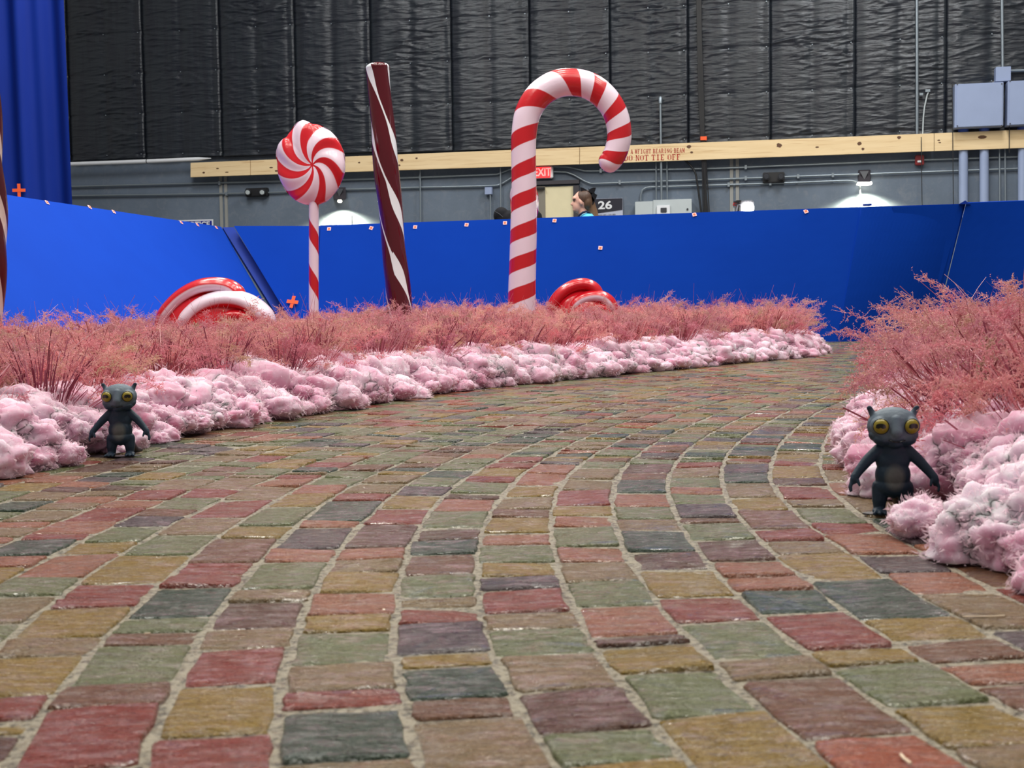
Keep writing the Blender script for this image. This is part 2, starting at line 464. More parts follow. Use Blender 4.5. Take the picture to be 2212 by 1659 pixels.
# near stones as seen: lane number of the left joint; rows from near to far as (lower y, upper y, colour); y in the crops (scale 2.5176, top 1000)
LANES = {
 -6: [(900,760,'S'),(680,572,'Y'),(568,508,'P'),(500,420,'D'),(415,385,'R'),(380,320,'P'),(315,245,'R'),(240,200,'P'),(196,150,'R'),(146,90,'T')],
 -5: [(1500,1290,'R'),(1120,985,'T'),(980,880,'S'),(872,725,'T'),(718,625,'S'),(620,492,'P'),(488,430,'Y'),(426,345,'S'),(340,288,'V'),(284,252,'B'),(248,190,'S'),(185,145,'R'),(140,82,'T')],
 -4: [(1640,1500,'K'),(1400,1270,'R'),(1262,1050,'Y'),(1045,948,'T'),(942,790,'Y'),(780,735,'R'),(728,658,'R'),(650,502,'Y'),(497,390,'S'),(385,300,'T'),(292,200,'R'),(195,132,'T'),(128,84,'P')],
 -3: [(1659,1328,'R'),(1320,1205,'B'),(1196,992,'S'),(984,920,'B'),(914,840,'S'),(834,680,'D'),(672,608,'R'),(603,545,'R'),(540,412,'B'),(406,342,'Y'),(337,238,'S'),(233,170,'Y'),(165,125,'P'),(120,80,'S')],
 -2: [(1690,1488,'R'),(1476,1210,'Y'),(1200,1008,'R'),(1000,902,'T'),(895,758,'K'),(750,688,'T'),(680,538,'S'),(532,472,'P'),(464,350,'V'),(345,318,'P'),(312,208,'D'),(203,168,'R'),(163,112,'T'),(107,62,'T')],
 -1: [(1730,1625,'T'),(1610,1355,'D'),(1320,1243,'R'),(1232,1092,'T'),(1084,928,'S'),(914,830,'Y'),(818,705,'P'),(698,598,'Y'),(590,528,'T'),(522,465,'P'),(458,338,'K'),(328,250,'R'),(242,178,'Y'),(173,130,'V'),(124,84,'S'),(80,38,'D'),(34,4,'S')],
 0: [(1690,1390,'T'),(1380,1275,'B'),(1272,1110,'D'),(1100,1038,'Y'),(1026,876,'V'),(868,785,'R'),(778,738,'T'),(722,612,'S'),(604,500,'B'),(492,424,'D'),(414,354,'K'),(344,268,'S'),(262,200,'P'),(194,165,'K'),(160,106,'S'),(101,78,'R'),(73,30,'Y'),(26,-6,'R')],
 1: [(1760,1645,'Y'),(1632,1462,'S'),(1448,1236,'K'),(1222,1040,'T'),(1032,904,'S'),(892,818,'T'),(806,688,'R'),(682,618,'V'),(608,542,'Y'),(536,448,'S'),(440,384,'P'),(374,298,'Y'),(292,252,'B'),(246,184,'T'),(178,124,'Y'),(117,60,'P'),(56,8,'P')],
 2: [(1690,1372,'Y'),(1362,1138,'S'),(1128,998,'Y'),(984,940,'K'),(932,776,'P'),(770,648,'S'),(642,538,'T'),(532,458,'P'),(450,348,'S'),(342,286,'P'),(280,232,'Y'),(226,150,'R'),(144,90,'T'),(84,28,'T'),(22,-6,'S')],
 3: [(1700,1492,'O'),(1478,1178,'B'),(1162,1062,'T'),(1054,868,'S'),(854,728,'R'),(720,580,'Y'),(572,486,'K'),(476,368,'D'),(362,308,'T'),(302,240,'S'),(234,166,'P'),(158,94,'D'),(90,58,'B'),(54,8,'K')],
 4: [(1659,1536,'T'),(1522,1318,'Y'),(1304,1102,'S'),(1088,1010,'Y'),(1002,818,'R'),(804,698,'D'),(690,620,'P'),(614,538,'P'),(526,418,'K'),(412,328,'S'),(322,298,'B'),(292,224,'V'),(218,170,'S'),(165,138,'P'),(132,80,'S'),(76,30,'T'),(24,-4,'R')],
 5: [(1480,1340,'R'),(1326,1198,'B'),(1184,1080,'P'),(1066,958,'B'),(950,846,'Y'),(840,638,'D'),(630,494,'Y'),(490,430,'T'),(418,358,'R'),(352,258,'B'),(252,188,'Y'),(182,108,'T'),(104,54,'D'),(50,6,'V')],
 6: [(1130,1022,'R'),(1014,900,'V'),(890,706,'T'),(700,596,'P'),(590,496,'V'),(490,386,'P'),(378,328,'R'),(322,244,'S'),(236,198,'T'),(192,124,'R'),(116,84,'K'),(80,20,'Y'),(12,-10,'R')],
 7: [(900,790,'T'),(780,668,'R'),(660,528,'B'),(520,444,'P'),(440,350,'V'),(345,298,'D'),(290,180,'T'),(170,100,'P'),(92,40,'T')]}
CW = {'S': 30, 'T': 25, 'P': 9, 'B': 12, 'R': 9, 'D': 9, 'Y': 14, 'V': 6, 'K': 6, 'O': 2}
def rand_col():
    t = R_.uniform(0, sum(CW.values()))
    for k, v in CW.items():
        t -= v
        if t <= 0: return k
    return 'T'
stones = []   # (lane, s0, s1, colour)
for k in range(-30, 14):
    rows = []
    if k in LANES:
        for ylo, yhi, c in LANES[k]:
            a, b = [], []
            for yv, L in ((ylo, a), (yhi, b)):
                py = 1000 + yv / 2.5176
                px = 1106
                for _ in range(4):
                    g = ground(px, py)
                    s = s_at(k + 0.5, g.y)
                    X, Yv = lane(k + 0.5, s)
                    px = 1106 + F_PX * X / Yv * 1.0 + 0.0
                L.append(s)
            rows.append((a[0], b[0], c))
    s_near = rows[0][0] if rows else None
    s_far = rows[-1][1] if rows else None
    # nearer than the seen rows, and farther
    segs = []
    if rows:
        s = s_near - 0.007
        while s > 0.22:
            L = R_.uniform(0.035, 0.085)
            segs.append((s - L, s, rand_col())); s -= L + 0.007
        for i in range(len(rows)):   # gaps larger than a joint get a stone of their own
            segs.append(rows[i])
            if i + 1 < len(rows) and rows[i + 1][0] - rows[i][1] > 0.03:
                segs.append((rows[i][1] + 0.006, rows[i + 1][0] - 0.006, rand_col()))
        s = s_far + 0.007
    else:
        s = 0.25 + R_.uniform(0, 0.05)
    while s < S_END - 0.2:
        L = R_.choice([0.034, 0.045, 0.055, 0.065, 0.08, 0.1]) * R_.uniform(0.9, 1.1)
        segs.append((s, s + L, rand_col())); s += L + 0.0075
    for a, b, c in segs:
        X, Y = lane(k + 0.5, (a + b) / 2)
        if Y > 12.6 or Y < 0.75: continue
        lim = 0.44 * Y + 0.35
        if X < -lim or X > lim + 0.1: continue
        if k < -12 and Y < 7.2: continue
        stones.append((k, a, b, c, X, Y))
def px_size(st):
    k, a, b, c, X, Y = st
    return (b - a) / (Y * Y)
def stone_shape(k, a, b, n_side, rnd, base_z=-0.012):
    """outline: irregular four-sided stone with worn corners, three rings and a centre"""
    g = 0.0040 + rnd.uniform(-0.0015, 0.0025)
    kk0, kk1 = k + g / WC, k + 1 - g / WC
    cx, cy = lane(k + 0.5, (a + b) / 2)
    ring = []
    L = b - a
    cr = min(0.12, 0.003 / L + 0.02)
    def P(u, t):
        return lane(kk0 + (kk1 - kk0) * u, a + 0.0013 + (L - 0.0026) * t)
    j = lambda q=(0.0026 if n_side == 4 else 0.0020): rnd.uniform(-q, q)
    sk = rnd.uniform(-0.003, 0.003)
    us = [0.035, 0.36, 0.66, 0.965] if n_side == 4 else [0.03, 0.97]
    ts = [cr, 0.36, 0.66, 1 - cr] if n_side == 4 else [cr, 1 - cr]
    pts = []
    for u in us: pts.append((u, -0.0))
    for t in ts: pts.append((1.0, t))
    for u in us[::-1]: pts.append((u, 1.0))
    for t in ts[::-1]: pts.append((0.0, t))
    top = []
    for u, t in pts:
        X, Y = P(u, t)
        top.append((X + j(), Y + j(0.0014) + sk * (u - 0.5)))
    zt = rnd.uniform(-0.0012, 0.0012)
    tl = (rnd.uniform(-0.0016, 0.0016), rnd.uniform(-0.0016, 0.0016))
    V = []
    n = len(top)
    for f, z in ((1.02, base_z), (1.0, -0.0018), (0.972, -0.0001), (0.80, 0.0004)):
        for (X, Y), (u, t) in zip(top, pts):
            jz = rnd.uniform(-0.0006, 0.0006) if z > -0.004 else 0
            V.append((cx + (X - cx) * f, cy + (Y - cy) * f, z + zt + jz + (tl[0] * (u - .5) * 2 + tl[1] * (t - .5) * 2 if z > -0.01 else 0)))
    V.append((cx, cy, 0.0007 + zt + rnd.uniform(-0.0006, 0.0006)))
    Fq = []
    for r in range(3):
        for i in range(n):
            i2 = (i + 1) % n
            Fq.append((r * n + i, r * n + i2, (r + 1) * n + i2, (r + 1) * n + i))
    for i in range(n):
        Fq.append((3 * n + i, 3 * n + (i + 1) % n, 4 * n))
    return V, Fq, (cx, cy)
# the grout bed
gv, gf = [], []
svals = np.linspace(0.15, S_END, 120)
for s in svals:
    for k in (-30, -12, -6, 0, 6, 14):
        X, Y = lane(k, s); gv.append((X, Y, -0.0026))
for i in range(len(svals) - 1):
    for j in range(5):
        b = i * 6 + j
        gf.append((b, b + 1, b + 7, b + 6))
gme = bpy.data.meshes.new('cobbled_path'); gme.from_pydata(gv, [], gf)
path = link('cobbled_path', gme, M_GROUT)
tag(path, kind='structure')
for i, p in enumerate(gme.polygons): p.use_smooth = True
rnd = random.Random(3)
def in_view(st):
    k, a, b, c, X, Y = st
    v = Vector((X, Y, 0)) - O
    z = v.dot(fw); px = 1106 + F_PX * v.dot(rt) / z; py = 829.5 - F_PX * v.dot(up) / z
    return -60 < px < 2272 and py < 1720 and not (px < 200 and py < 1000) and not (X > 0.62 + max(0, Y - 2.0) * 0.1 and 1.9 < Y < 4)
vis = sorted([s for s in stones if in_view(s)], key=px_size, reverse=True)
near = vis[:300]; nearset = set(id(s) for s in near)
for st in near:
    k, a, b, c, X, Y = st
    V, Fq, (cx, cy) = stone_shape(k, a, b, 4, rnd)
    me = bpy.data.meshes.new('cobblestone')
    me.from_pydata([(x - cx, y - cy, z) for x, y, z in V], [], Fq)
    for p in me.polygons: p.use_smooth = True
    o = link('cobblestone', me, STONE[KEYS.index(c)], path)
    o.location = (cx, cy, 0)
V, Fq, MI = [], [], []
for st in stones:
    if id(st) in nearset: continue
    k, a, b, c, X, Y = st
    v, f, _ = stone_shape(k, a, b, 2, rnd)
    base = len(V)
    V += v; Fq += [tuple(i + base for i in q) for q in f]; MI += [KEYS.index(c)] * len(f)
me = bpy.data.meshes.new('distant_cobblestones'); me.from_pydata(V, [], Fq)
me.polygons.foreach_set('material_index', MI); me.polygons.foreach_set('use_smooth', [True] * len(MI))
o = link('distant_cobblestones', me, STONE, path)
tag(o, kind='stuff')

# ------------------------------------------------------------------ planted beds
EDGE_L = [(-1.9, 1.55), (-1.45, 1.95), (-1.16, 2.25), (-1.025, 2.48), (-0.806, 3.57), (-0.2, 5.07), (0.42, 5.95), (0.987, 6.75), (1.97, 8.05), (2.22, 8.7), (2.0, 9.3), (1.2, 9.9), (-0.5, 10.4)]
EDGE_R = [(0.95, 0.95), (0.72, 1.25), (0.575, 1.46), (0.550, 1.79), (0.645, 2.2), (0.71, 2.6), (0.82, 3.05), (1.0, 3.5), (1.2, 4.1), (1.62, 4.7), (2.4, 5.3), (3.4, 5.6)]
def densify(P, step):
    out = []
    for (x0, y0), (x1, y1) in zip(P[:-1], P[1:]):
        L = math.hypot(x1 - x0, y1 - y0); n = max(1, int(L / step))
        for i in range(n): out.append((x0 + (x1 - x0) * i / n, y0 + (y1 - y0) * i / n))
    out.append(P[-1])
    return out
def smooth2(P, it=6):
    P = [Vector(p) for p in P]
    for _ in range(it):
        P = [P[0]] + [(P[i - 1] + P[i] * 2 + P[i + 1]) / 4 for i in range(1, len(P) - 1)] + [P[-1]]
    return P
EL = smooth2(densify(EDGE_L, 0.05)); ER = smooth2(densify(EDGE_R, 0.05))
def dist_in(P, x, y, side):
    """signed distance inside the bed; side=+1: the bed lies to the left of travel"""
    best = 1e9; sg = 1
    for i in range(0, len(P) - 1):
        a = P[i]; d = (x - a.x) ** 2 + (y - a.y) ** 2
        if d < best:
            best = d
            t = P[i + 1] - P[i]
            sg = t.x * (y - a.y) - t.y * (x - a.x)
    return math.sqrt(best) * (1 if sg * side > 0 else -1)
def bed_base(name, P, extra):
    mb = MB()
    sd = 1 if name == 'ground_long_bed' else -1
    pts = []
    for i in range(4, len(P) - 4, 4):
        t = (P[i + 4] - P[i - 4]).normalized(); pts.append((P[i].x - t.y * sd * 0.16, P[i].y + t.x * sd * 0.16))
    pts += extra
    n = len(pts)
    cx = sum(p[0] for p in pts) / n; cy = sum(p[1] for p in pts) / n
    vs = [(x + (cx - x) * 0.0, y, 0.004) for x, y in pts] + [(x + (cx - x) * 0.0, y, 0.03) for x, y in pts]
    fs = [(i, (i + 1) % n, n + (i + 1) % n, n + i) for i in range(n)] + [tuple(range(n, 2 * n))]
    o = mb.add(vs, fs).build(name, plain('bed_mulch_' + name, srgb(150, 84, 88), 0.9))
    tag(o, kind='structure')
    return o
bed_base('ground_long_bed', EL, [(-2.4, 10.2), (-2.9, 8.4), (-3.1, 5.0), (-3.0, 2.2)])
bed_base('ground_near_bed', ER, [(3.4, 3.0), (2.6, 1.2)])

# fibre fill: puffs of cotton along the edges, one countless mass per bed
ICO = {}
def ico(n):
    if n not in ICO:
        bm = bmesh.new(); bmesh.ops.create_icosphere(bm, subdivisions=n, radius=1)
        bm.verts.ensure_lookup_table()
        ICO[n] = (np.array([v.co[:] for v in bm.verts]), np.array([[v.index for v in f.verts] for f in bm.faces]))
        bm.free()
    return ICO[n]
def fbm(p, seed):
    return noise.noise(Vector(p) + seed)
def puff(rnd, c, r, sub, flat=0.8):
    V, T = ico(sub)
    seed = Vector((rnd.uniform(0, 90), rnd.uniform(0, 90), rnd.uniform(0, 90)))
    out = np.empty_like(V)
    sq = (rnd.uniform(0.85, 1.25), rnd.uniform(0.85, 1.2), rnd.uniform(0.75, 1.1) * flat)
    for i, v in enumerate(V):
        p = Vector(v)
        d = 0.84 + 0.50 * abs(noise.noise(p * 1.1 + seed)) + 0.34 * abs(noise.noise(p * 2.3 + seed)) + 0.13 * abs(noise.noise(p * 5.5 + seed)) + 0.03 * noise.noise(p * 14 + seed)
        out[i] = (c[0] + v[0] * r * d * sq[0], c[1] + v[1] * r * d * sq[1], max(0.002, c[2] + v[2] * r * d * sq[2]))
    return out, T
def wool(name, P, side, i0, i1, seed, label, keep, hgt=1.0):
    rnd = random.Random(seed)
    Vs, Ts, base, MIs = [], [], 0, []
    cen = []
    for i in range(i0, min(i1, len(P) - 1)):
        p = P[i]; t = (P[i + 1] - P[i - 1 if i else 0]).normalized(); nrm = Vector((-t.y, t.x)) * side
        for row, (off, zz, rr) in enumerate(((0.03, 0.018, 0.034), (0.085, 0.045, 0.044), (0.14, 0.075, 0.050), (0.20, 0.09, 0.052), (0.27, 0.085, 0.05))):
            if rnd.random() < (0.97 if row < 4 else 0.7):
                o_ = off + rnd.uniform(-0.03, 0.03); s_ = rnd.uniform(-0.03, 0.03)
                r = rr * rnd.choice([0.75, 0.95, 1.2, 1.5]) * rnd.uniform(0.9, 1.1)
                big = max(0.0, noise.noise(Vector((p.x * 2.2, p.y * 2.2, 3.1))))
                c = (p.x + nrm.x * o_ + t.x * s_, p.y + nrm.y * o_ + t.y * s_, (zz * hgt + rnd.uniform(-0.015, 0.02)) * (1 + 1.0 * big) * min(1.15, 0.72 + 0.09 * p.y))
                if keep(c): cen.append((c, r))
    for c, r in cen:
        dist = c[1]
        sub = 4 if dist < 3.8 else (3 if dist < 9 else 2)
        V, T = puff(rnd, c, r, sub)
        Vs.append(V); Ts.append(T + base); base += len(V); MIs.append(np.zeros(len(T)))
        # loose fibres standing off each puff
        nf = 700 if dist < 3.2 else (360 if dist < 6 else 180)
        idx = [rnd.randrange(len(V)) for _ in range(nf)]
        cc = np.array(c)
        fv = []
        for j in idx:
            b = Vector(V[j]); n_ = (b - Vector(c)).normalized()
            d1 = (n_ * 0.8 + Vector((rnd.gauss(0, 1), rnd.gauss(0, 1), rnd.gauss(0, 1))) * 0.55).normalized()
            d2 = (d1 + Vector((rnd.gauss(0, 1), rnd.gauss(0, 1), rnd.gauss(0, 1))) * 0.8).normalized()
            L = min(r, 0.045) * rnd.uniform(0.06, 0.24) * (1 if dist < 3.5 else 1.5); wd = 0.00018 + 0.00007 * dist
            sd = d1.cross(Vector((rnd.gauss(0, 1), rnd.gauss(0, 1), rnd.gauss(0, 1)))).normalized() * wd
            p1 = b + d1 * L; p2 = p1 + d2 * L * 0.8
            fv += [b - sd, b + sd, p1, p2]
        fv = np.array([v[:] for v in fv])
        fv[:, 2] = np.maximum(fv[:, 2], 0.002)
        k = len(fv) // 4
        bi = np.arange(k)[:, None] * 4 + base
        Ts.append(np.concatenate([bi + np.array([[0, 1, 2]]), bi + np.array([[1, 3, 2]])])); Vs.append(fv); base += len(fv); MIs.append(np.ones(2 * k))
    me = mesh_np(name, np.concatenate(Vs), np.concatenate(Ts), True, np.concatenate(MIs))
    o = link(name, me, [M_WOOL, M_FIBRE])
    tag(o, label, 'fibre fill', kind='stuff')
    return o
wool('fibre_fill', EL, 1, 6, len(EL), 21, 'pink and white cotton fill piled along the front edge of the long grass bed', lambda c: c[0] > -0.52 * c[1] - 0.25 and not (c[1] > 9.2 and c[0] < 1.0) and math.hypot(c[0] + 0.899, c[1] - 2.855) > 0.115)
wool('fibre_fill', ER, -1, 2, len(ER), 22, 'pink cotton fill heaped along the near bed beside the right figurine', lambda c: math.hypot(c[0] - 0.592, c[1] - 1.935) > 0.112 and not (0.45 < c[0] < 0.70 and c[1] < 1.96 and c[2] > 0.035 and c[1] > 1.7), 1.12)

# grass clumps
def ribbon(out, pts, w0, w1, side):
    b = out['n']
    n = len(pts)
    for i, p in enumerate(pts):
        wv = w0 + (w1 - w0) * i / (n - 1)
        out['v'] += [(p - side * wv)[:], (p + side * wv)[:]]
    for i in range(n - 1):
        out['t'] += [(b + 2 * i, b + 2 * i + 1, b + 2 * i + 3), (b + 2 * i, b + 2 * i + 3, b + 2 * i + 2)]
    out['n'] += 2 * n
def rv(r): return Vector((r.gauss(0, 1), r.gauss(0, 1), r.gauss(0, 1)))
def clump_meshes(seed, H=0.36, spread=1.0, nb=210, npl=30):
    r = random.Random(seed)
    B = {'v': [], 't': [], 'n': 0}; Pm = {'v': [], 't': [], 'n': 0}; TB, TP_ = [], []
    def tone(T, M_, val):
        T += [val] * (len(M_['v']) - len(T))
    for i in range(nb):
        a = r.uniform(0, 2 * PI); q = math.sqrt(r.random())
        base = Vector((math.cos(a) * q * 0.048, math.sin(a) * q * 0.048, 0))
        lean = (q * 0.30 + r.uniform(-0.05, 0.08)) * spread
        wild = r.random() < 0.10
        if wild: lean += r.uniform(0.3, 1.0)
        a2 = a + r.gauss(0, 0.35)
        out = Vector((math.cos(a2), math.sin(a2), 0))
        L = H * r.choice([0.42, 0.52, 0.62, 0.70, 0.80]) * r.uniform(0.85, 1.1)
        pts = [base]; d = (Vector((0, 0, 1)) + out * lean).normalized()
        n = 5; dr = r.uniform(0.05, 0.30) * spread
        for s_ in range(n):
            pts.append(pts[-1] + d * (L / n))
            d = (d + out * dr * (s_ + 1) / n - Vector((0, 0, 1)) * dr * 0.25 * s_ / n + rv(r) * 0.02).normalized()
        side = d.cross(rv(r)).normalized()
        w0 = r.uniform(0.0015, 0.0030)
        ribbon(B, pts, w0, w0 * 0.6, side)
        tone(TB, B, r.random())
    for i in range(3):      # long loose wisps
        a = r.uniform(0, 2 * PI); out = Vector((math.cos(a), math.sin(a), 0)); d = (Vector((0, 0, 1)) + out * r.uniform(0, 0.5)).normalized(); pts = [Vector((0, 0, 0.1))]; dr = r.uniform(0, 0.4)
        for s_ in range(7):
            pts.append(pts[-1] + d * (H * r.uniform(0.10, 0.15))); d = (d + out * dr * 0.5 - Vector((0, 0, 1)) * dr * 0.3 + rv(r) * 0.03).normalized()
        ribbon(B, pts, 0.0012, 0.0006, d.cross(rv(r)).normalized()); tone(TB, B, r.uniform(0.5, 1))
    for i in range(npl):
        a = r.uniform(0, 2 * PI); q = math.sqrt(r.random())
        base = Vector((math.cos(a) * q * 0.045, math.sin(a) * q * 0.045, 0.0))
        out = Vector((math.cos(a), math.sin(a), 0))
        lean = (q * 0.40 + r.uniform(-0.05, 0.15)) * spread
        L = H * r.uniform(0.74, 1.16)
        if r.random() < 0.2: L *= 0.75; lean += 0.35
        d = (Vector((0, 0, 1)) + out * lean).normalized()
        pts = [base]; n = 9; dr = r.uniform(0.1, 0.95)
        ds_ = []
        for s_ in range(n):
            pts.append(pts[-1] + d * (L / n)); ds_.append(d.copy())
            if s_ > 4: d = (d + out * dr * 0.75 - Vector((0, 0, 1)) * dr * 0.70 + rv(r) * 0.14).normalized()
            else: d = (d + out * 0.04).normalized()
        ribbon(B, pts[:8], 0.0013, 0.0008, d.cross(rv(r)).normalized()); tone(TB, B, r.random())
        tn = min(1.0, max(0.0, r.gauss(0.5, 0.28)))
        for j in range(56):
            f = (0.58 + 0.42 * r.random() ** 0.8) * n
            k = min(n - 1, int(f)); p = pts[k].lerp(pts[k + 1], f - k); dd = ds_[k]
            bd = (dd * 0.5 + rv(r) * 0.6).normalized()
            bl = r.uniform(0.016, 0.046) * (1.35 - f / n * 0.5)
            c1 = p + bd * bl * 0.5; bd2 = (bd + rv(r) * 0.6 - Vector((0, 0, 0.2))).normalized(); c2 = c1 + bd2 * bl * 0.5
            ribbon(Pm, [p, c1, c2], 0.0006, 0.0004, bd.cross(rv(r)).normalized())
            for m_ in range(8):
                g = r.random(); c0 = (p.lerp(c1, g * 2) if g < 0.5 else c1.lerp(c2, g * 2 - 1))
                s1 = rv(r).normalized(); s2 = s1.cross(rv(r)).normalized()
                e = c0 + s1 * r.uniform(0.003, 0.007); b = Pm['n']
                Pm['v'] += [(c0 - s2 * 0.0011)[:], (c0 + s2 * 0.0011)[:], e[:]]
                Pm['t'].append((b, b + 1, b + 2)); Pm['n'] += 3
            tone(TP_, Pm, min(1, max(0, tn + r.uniform(-0.15, 0.15))))
    out_ = []
    for nm, M_, T in (('blades', B, TB), ('seed_heads', Pm, TP_)):
        me = mesh_np(nm, M_['v'], M_['t'], False)
        at_ = me.attributes.new('tone', 'FLOAT', 'POINT'); at_.data.foreach_set('value', np.asarray(T, dtype=np.float32))
        out_.append(me)
    return out_
VAR = [clump_meshes(100 + i, spread=0.85 + 0.12 * (i % 4)) for i in range(7)]
for a, b in VAR:
    a.materials.append(M_BLADE); b.materials.append(M_PLUME)
ORD = ['first', 'second', 'third', 'fourth', 'fifth', 'sixth', 'seventh', 'eighth', 'ninth', 'tenth', 'eleventh', 'twelfth', 'thirteenth', 'fourteenth', 'fifteenth', 'sixteenth', 'seventeenth', 'eighteenth', 'nineteenth',
       'twentieth', 'twenty-first', 'twenty-second', 'twenty-third', 'twenty-fourth', 'twenty-fifth', 'twenty-sixth', 'twenty-seventh', 'twenty-eighth', 'twenty-ninth', 'thirtieth', 'thirty-first', 'thirty-second', 'thirty-third', 'thirty-fourth', 'thirty-fifth', 'thirty-sixth']
def clump(x, y, h, label, group, rg, tilt=(0, 0), sxy=1.0, z=0.03):
    t = empty('grass_clump', (x, y, z), rg.uniform(0, 2 * PI))
    s = h / 0.36
    t.scale = (s * sxy, s * sxy, s)
    t.rotation_euler = (tilt[0], tilt[1], rg.uniform(0, 2 * PI))
    tag(t, label, 'grass', group)
    a, b = VAR[rg.randrange(len(VAR))]
    link('blades', a, None, t); link('seed_heads', b, None, t)
    return t
def place_rows(P, side, offs, xlim, word, seed, hf, sp=0.22):
    rg = random.Random(seed)
    cs = []
    for ri, off in enumerate(offs):
        acc = rg.uniform(0, sp); row = []
        for i in range(1, len(P) - 1):
            acc += (P[i] - P[i - 1]).length
            if acc < sp: continue
            acc = rg.uniform(-0.03, 0.03)
            t = (P[i + 1] - P[i - 1]).normalized(); nrm = Vector((-t.y, t.x)) * side
            o_ = off + rg.uniform(-0.05, 0.05)
            x, y = P[i].x + nrm.x * o_, P[i].y + nrm.y * o_
            if not xlim(x, y): continue
            if any((x - a) ** 2 + (y - b) ** 2 < (sp * 0.72) ** 2 for a, b in cs): continue
            if dist_in(P, x, y, side) < off * 0.75: continue
            cs.append((x, y)); row.append((x, y))
        for n_, (x, y) in enumerate(row):
            grp = None
            if ri == 0 and n_ < len(ORD):
                lab = f'{ORD[n_]} dusty pink grass clump from the near end of the {word} front row'
            else:
                lab = f'dusty pink grass clump with feathery heads in {["the front row", "the second row", "the third row", "the fourth row"][ri] if ri < 4 else "the packed middle"} of the {word}'
                grp = f'grass clumps in {["front row", "second row", "third row", "fourth row"][ri] if ri < 4 else "the middle"} of the {word}'
            tl = rg.uniform(-0.1, 0.1), rg.uniform(-0.1, 0.1)
            clump(x, y, hf(x, y) * rg.uniform(0.90, 1.10), lab, grp, rg, tl)
    return cs
hL = lambda x, y: 0.285 + 0.012 * max(0, y - 2.5)
place_rows(EL, 1, [0.33, 0.53, 0.74, 0.96, 1.22, 1.55, 1.95, 2.4, 2.9], lambda x, y: x > -0.44 * y - 0.35 and y < 10.3 and y > 2.0 and x > -2.95 + 0.10 * (y - 8.5) and not any(math.hypot(x - a, y - b) < c for a, b, c in KEEP), 'long bed', 5, hL)  if False else None
KEEP = []

# ------------------------------------------------------------------ sweets (before the grass rows, which keep clear of them)
def stripe_mat(name, ca, cb, soft, rough=0.28, third=None, spec=0.5, grain=0.0):
    q = N(name, rough, ca, spec)
    at_ = q.t.nodes.new('ShaderNodeAttribute'); at_.attribute_name = 'stripe'
    f = q.math('ADD', at_.outputs['Fac'], 0.5)
    c = q.ramp(f, [(0.5 - soft, ca), (0.5 + soft, cb)])
    if grain:
        c = q.mix(q.math('MULTIPLY', q.noise(q.world(), 90, 3), grain), c, srgb(240, 205, 215))
    q.col(c)
    q.set(q.b, 'Coat Weight', 0.35); q.set(q.b, 'Coat Roughness', 0.12)
    q.nor(q.bump(q.noise(q.world(), 30, 3), 0.10, 0.01))
    return q.m
RED = srgb(196, 22, 34); CANDYW = srgb(238, 218, 236)
M_CANE = stripe_mat('peppermint_stripes', CANDYW, RED, 0.035, 0.26)
M_TWIST = stripe_mat('dark_twist_stripes', srgb(80, 0, 18), srgb(232, 238, 246), 0.012, 0.12)
M_SIDE = stripe_mat('brown_twist_stripes', srgb(70, 8, 20), srgb(196, 178, 170), 0.012, 0.3)
M_MINT = stripe_mat('mint_swirl', CANDYW, srgb(206, 22, 38), 0.06, 0.24)
def add_attr(me, vals):
    a = me.attributes.new('stripe', 'FLOAT', 'POINT')
    a.data.foreach_set('value', np.asarray(vals, dtype=np.float32))
def sweep(name, pts, rad, n, stripe, mat, parent=None, prof=None, front=Vector((0, -1, 0)), cap0=False):
    """tube along pts; angle 0 faces the front; stripe(s, phi) gives a signed value"""
    pts = [Vector(p) for p in pts]
    L = [0.0]
    for a, b in zip(pts[:-1], pts[1:]): L.append(L[-1] + (b - a).length)
    V, A, Fq = [], [], []
    for i, p in enumerate(pts):
        t = (pts[min(i + 1, len(pts) - 1)] - pts[max(i - 1, 0)]).normalized()
        a = (front - t * front.dot(t)).normalized(); c = t.cross(a)
        for k in range(n):
            ph = 2 * PI * k / n
            r = rad[i] * (prof(L[i], ph) if prof else 1)
            V.append((p + (a * math.cos(ph) + c * math.sin(ph)) * r)[:]); A.append(stripe(L[i], ph))
    m_ = len(pts)
    for i in range(m_ - 1):
        for k in range(n):
            k2 = (k + 1) % n
            Fq.append((i * n + k, i * n + k2, (i + 1) * n + k2, (i + 1) * n + k))
    Fq.append(tuple(range((m_ - 1) * n, m_ * n)))
    if cap0: Fq.append(tuple(range(n))[::-1])
    me = bpy.data.meshes.new(name); me.from_pydata(V, [], Fq)
    add_attr(me, A)
    for p in me.polygons: p.use_smooth = True
    bm = bmesh.new(); bm.from_mesh(me); bmesh.ops.recalc_face_normals(bm, faces=bm.faces); bm.to_mesh(me); bm.free()
    return link(name, me, mat, parent)
def catmull(P, per):
    P = [Vector(p) for p in P]
    Q = [P[0] * 2 - P[1]] + P + [P[-1] * 2 - P[-2]]
    out = []
    for i in range(1, len(Q) - 2):
        for j in range(per):
            t = j / per
            out.append(0.5 * ((2 * Q[i]) + (Q[i + 1] - Q[i - 1]) * t + (2 * Q[i - 1] - 5 * Q[i] + 4 * Q[i + 1] - Q[i + 2]) * t * t + (3 * Q[i] - Q[i - 1] - 3 * Q[i + 1] + Q[i + 2]) * t ** 3))
    out.append(P[-1])
    return out
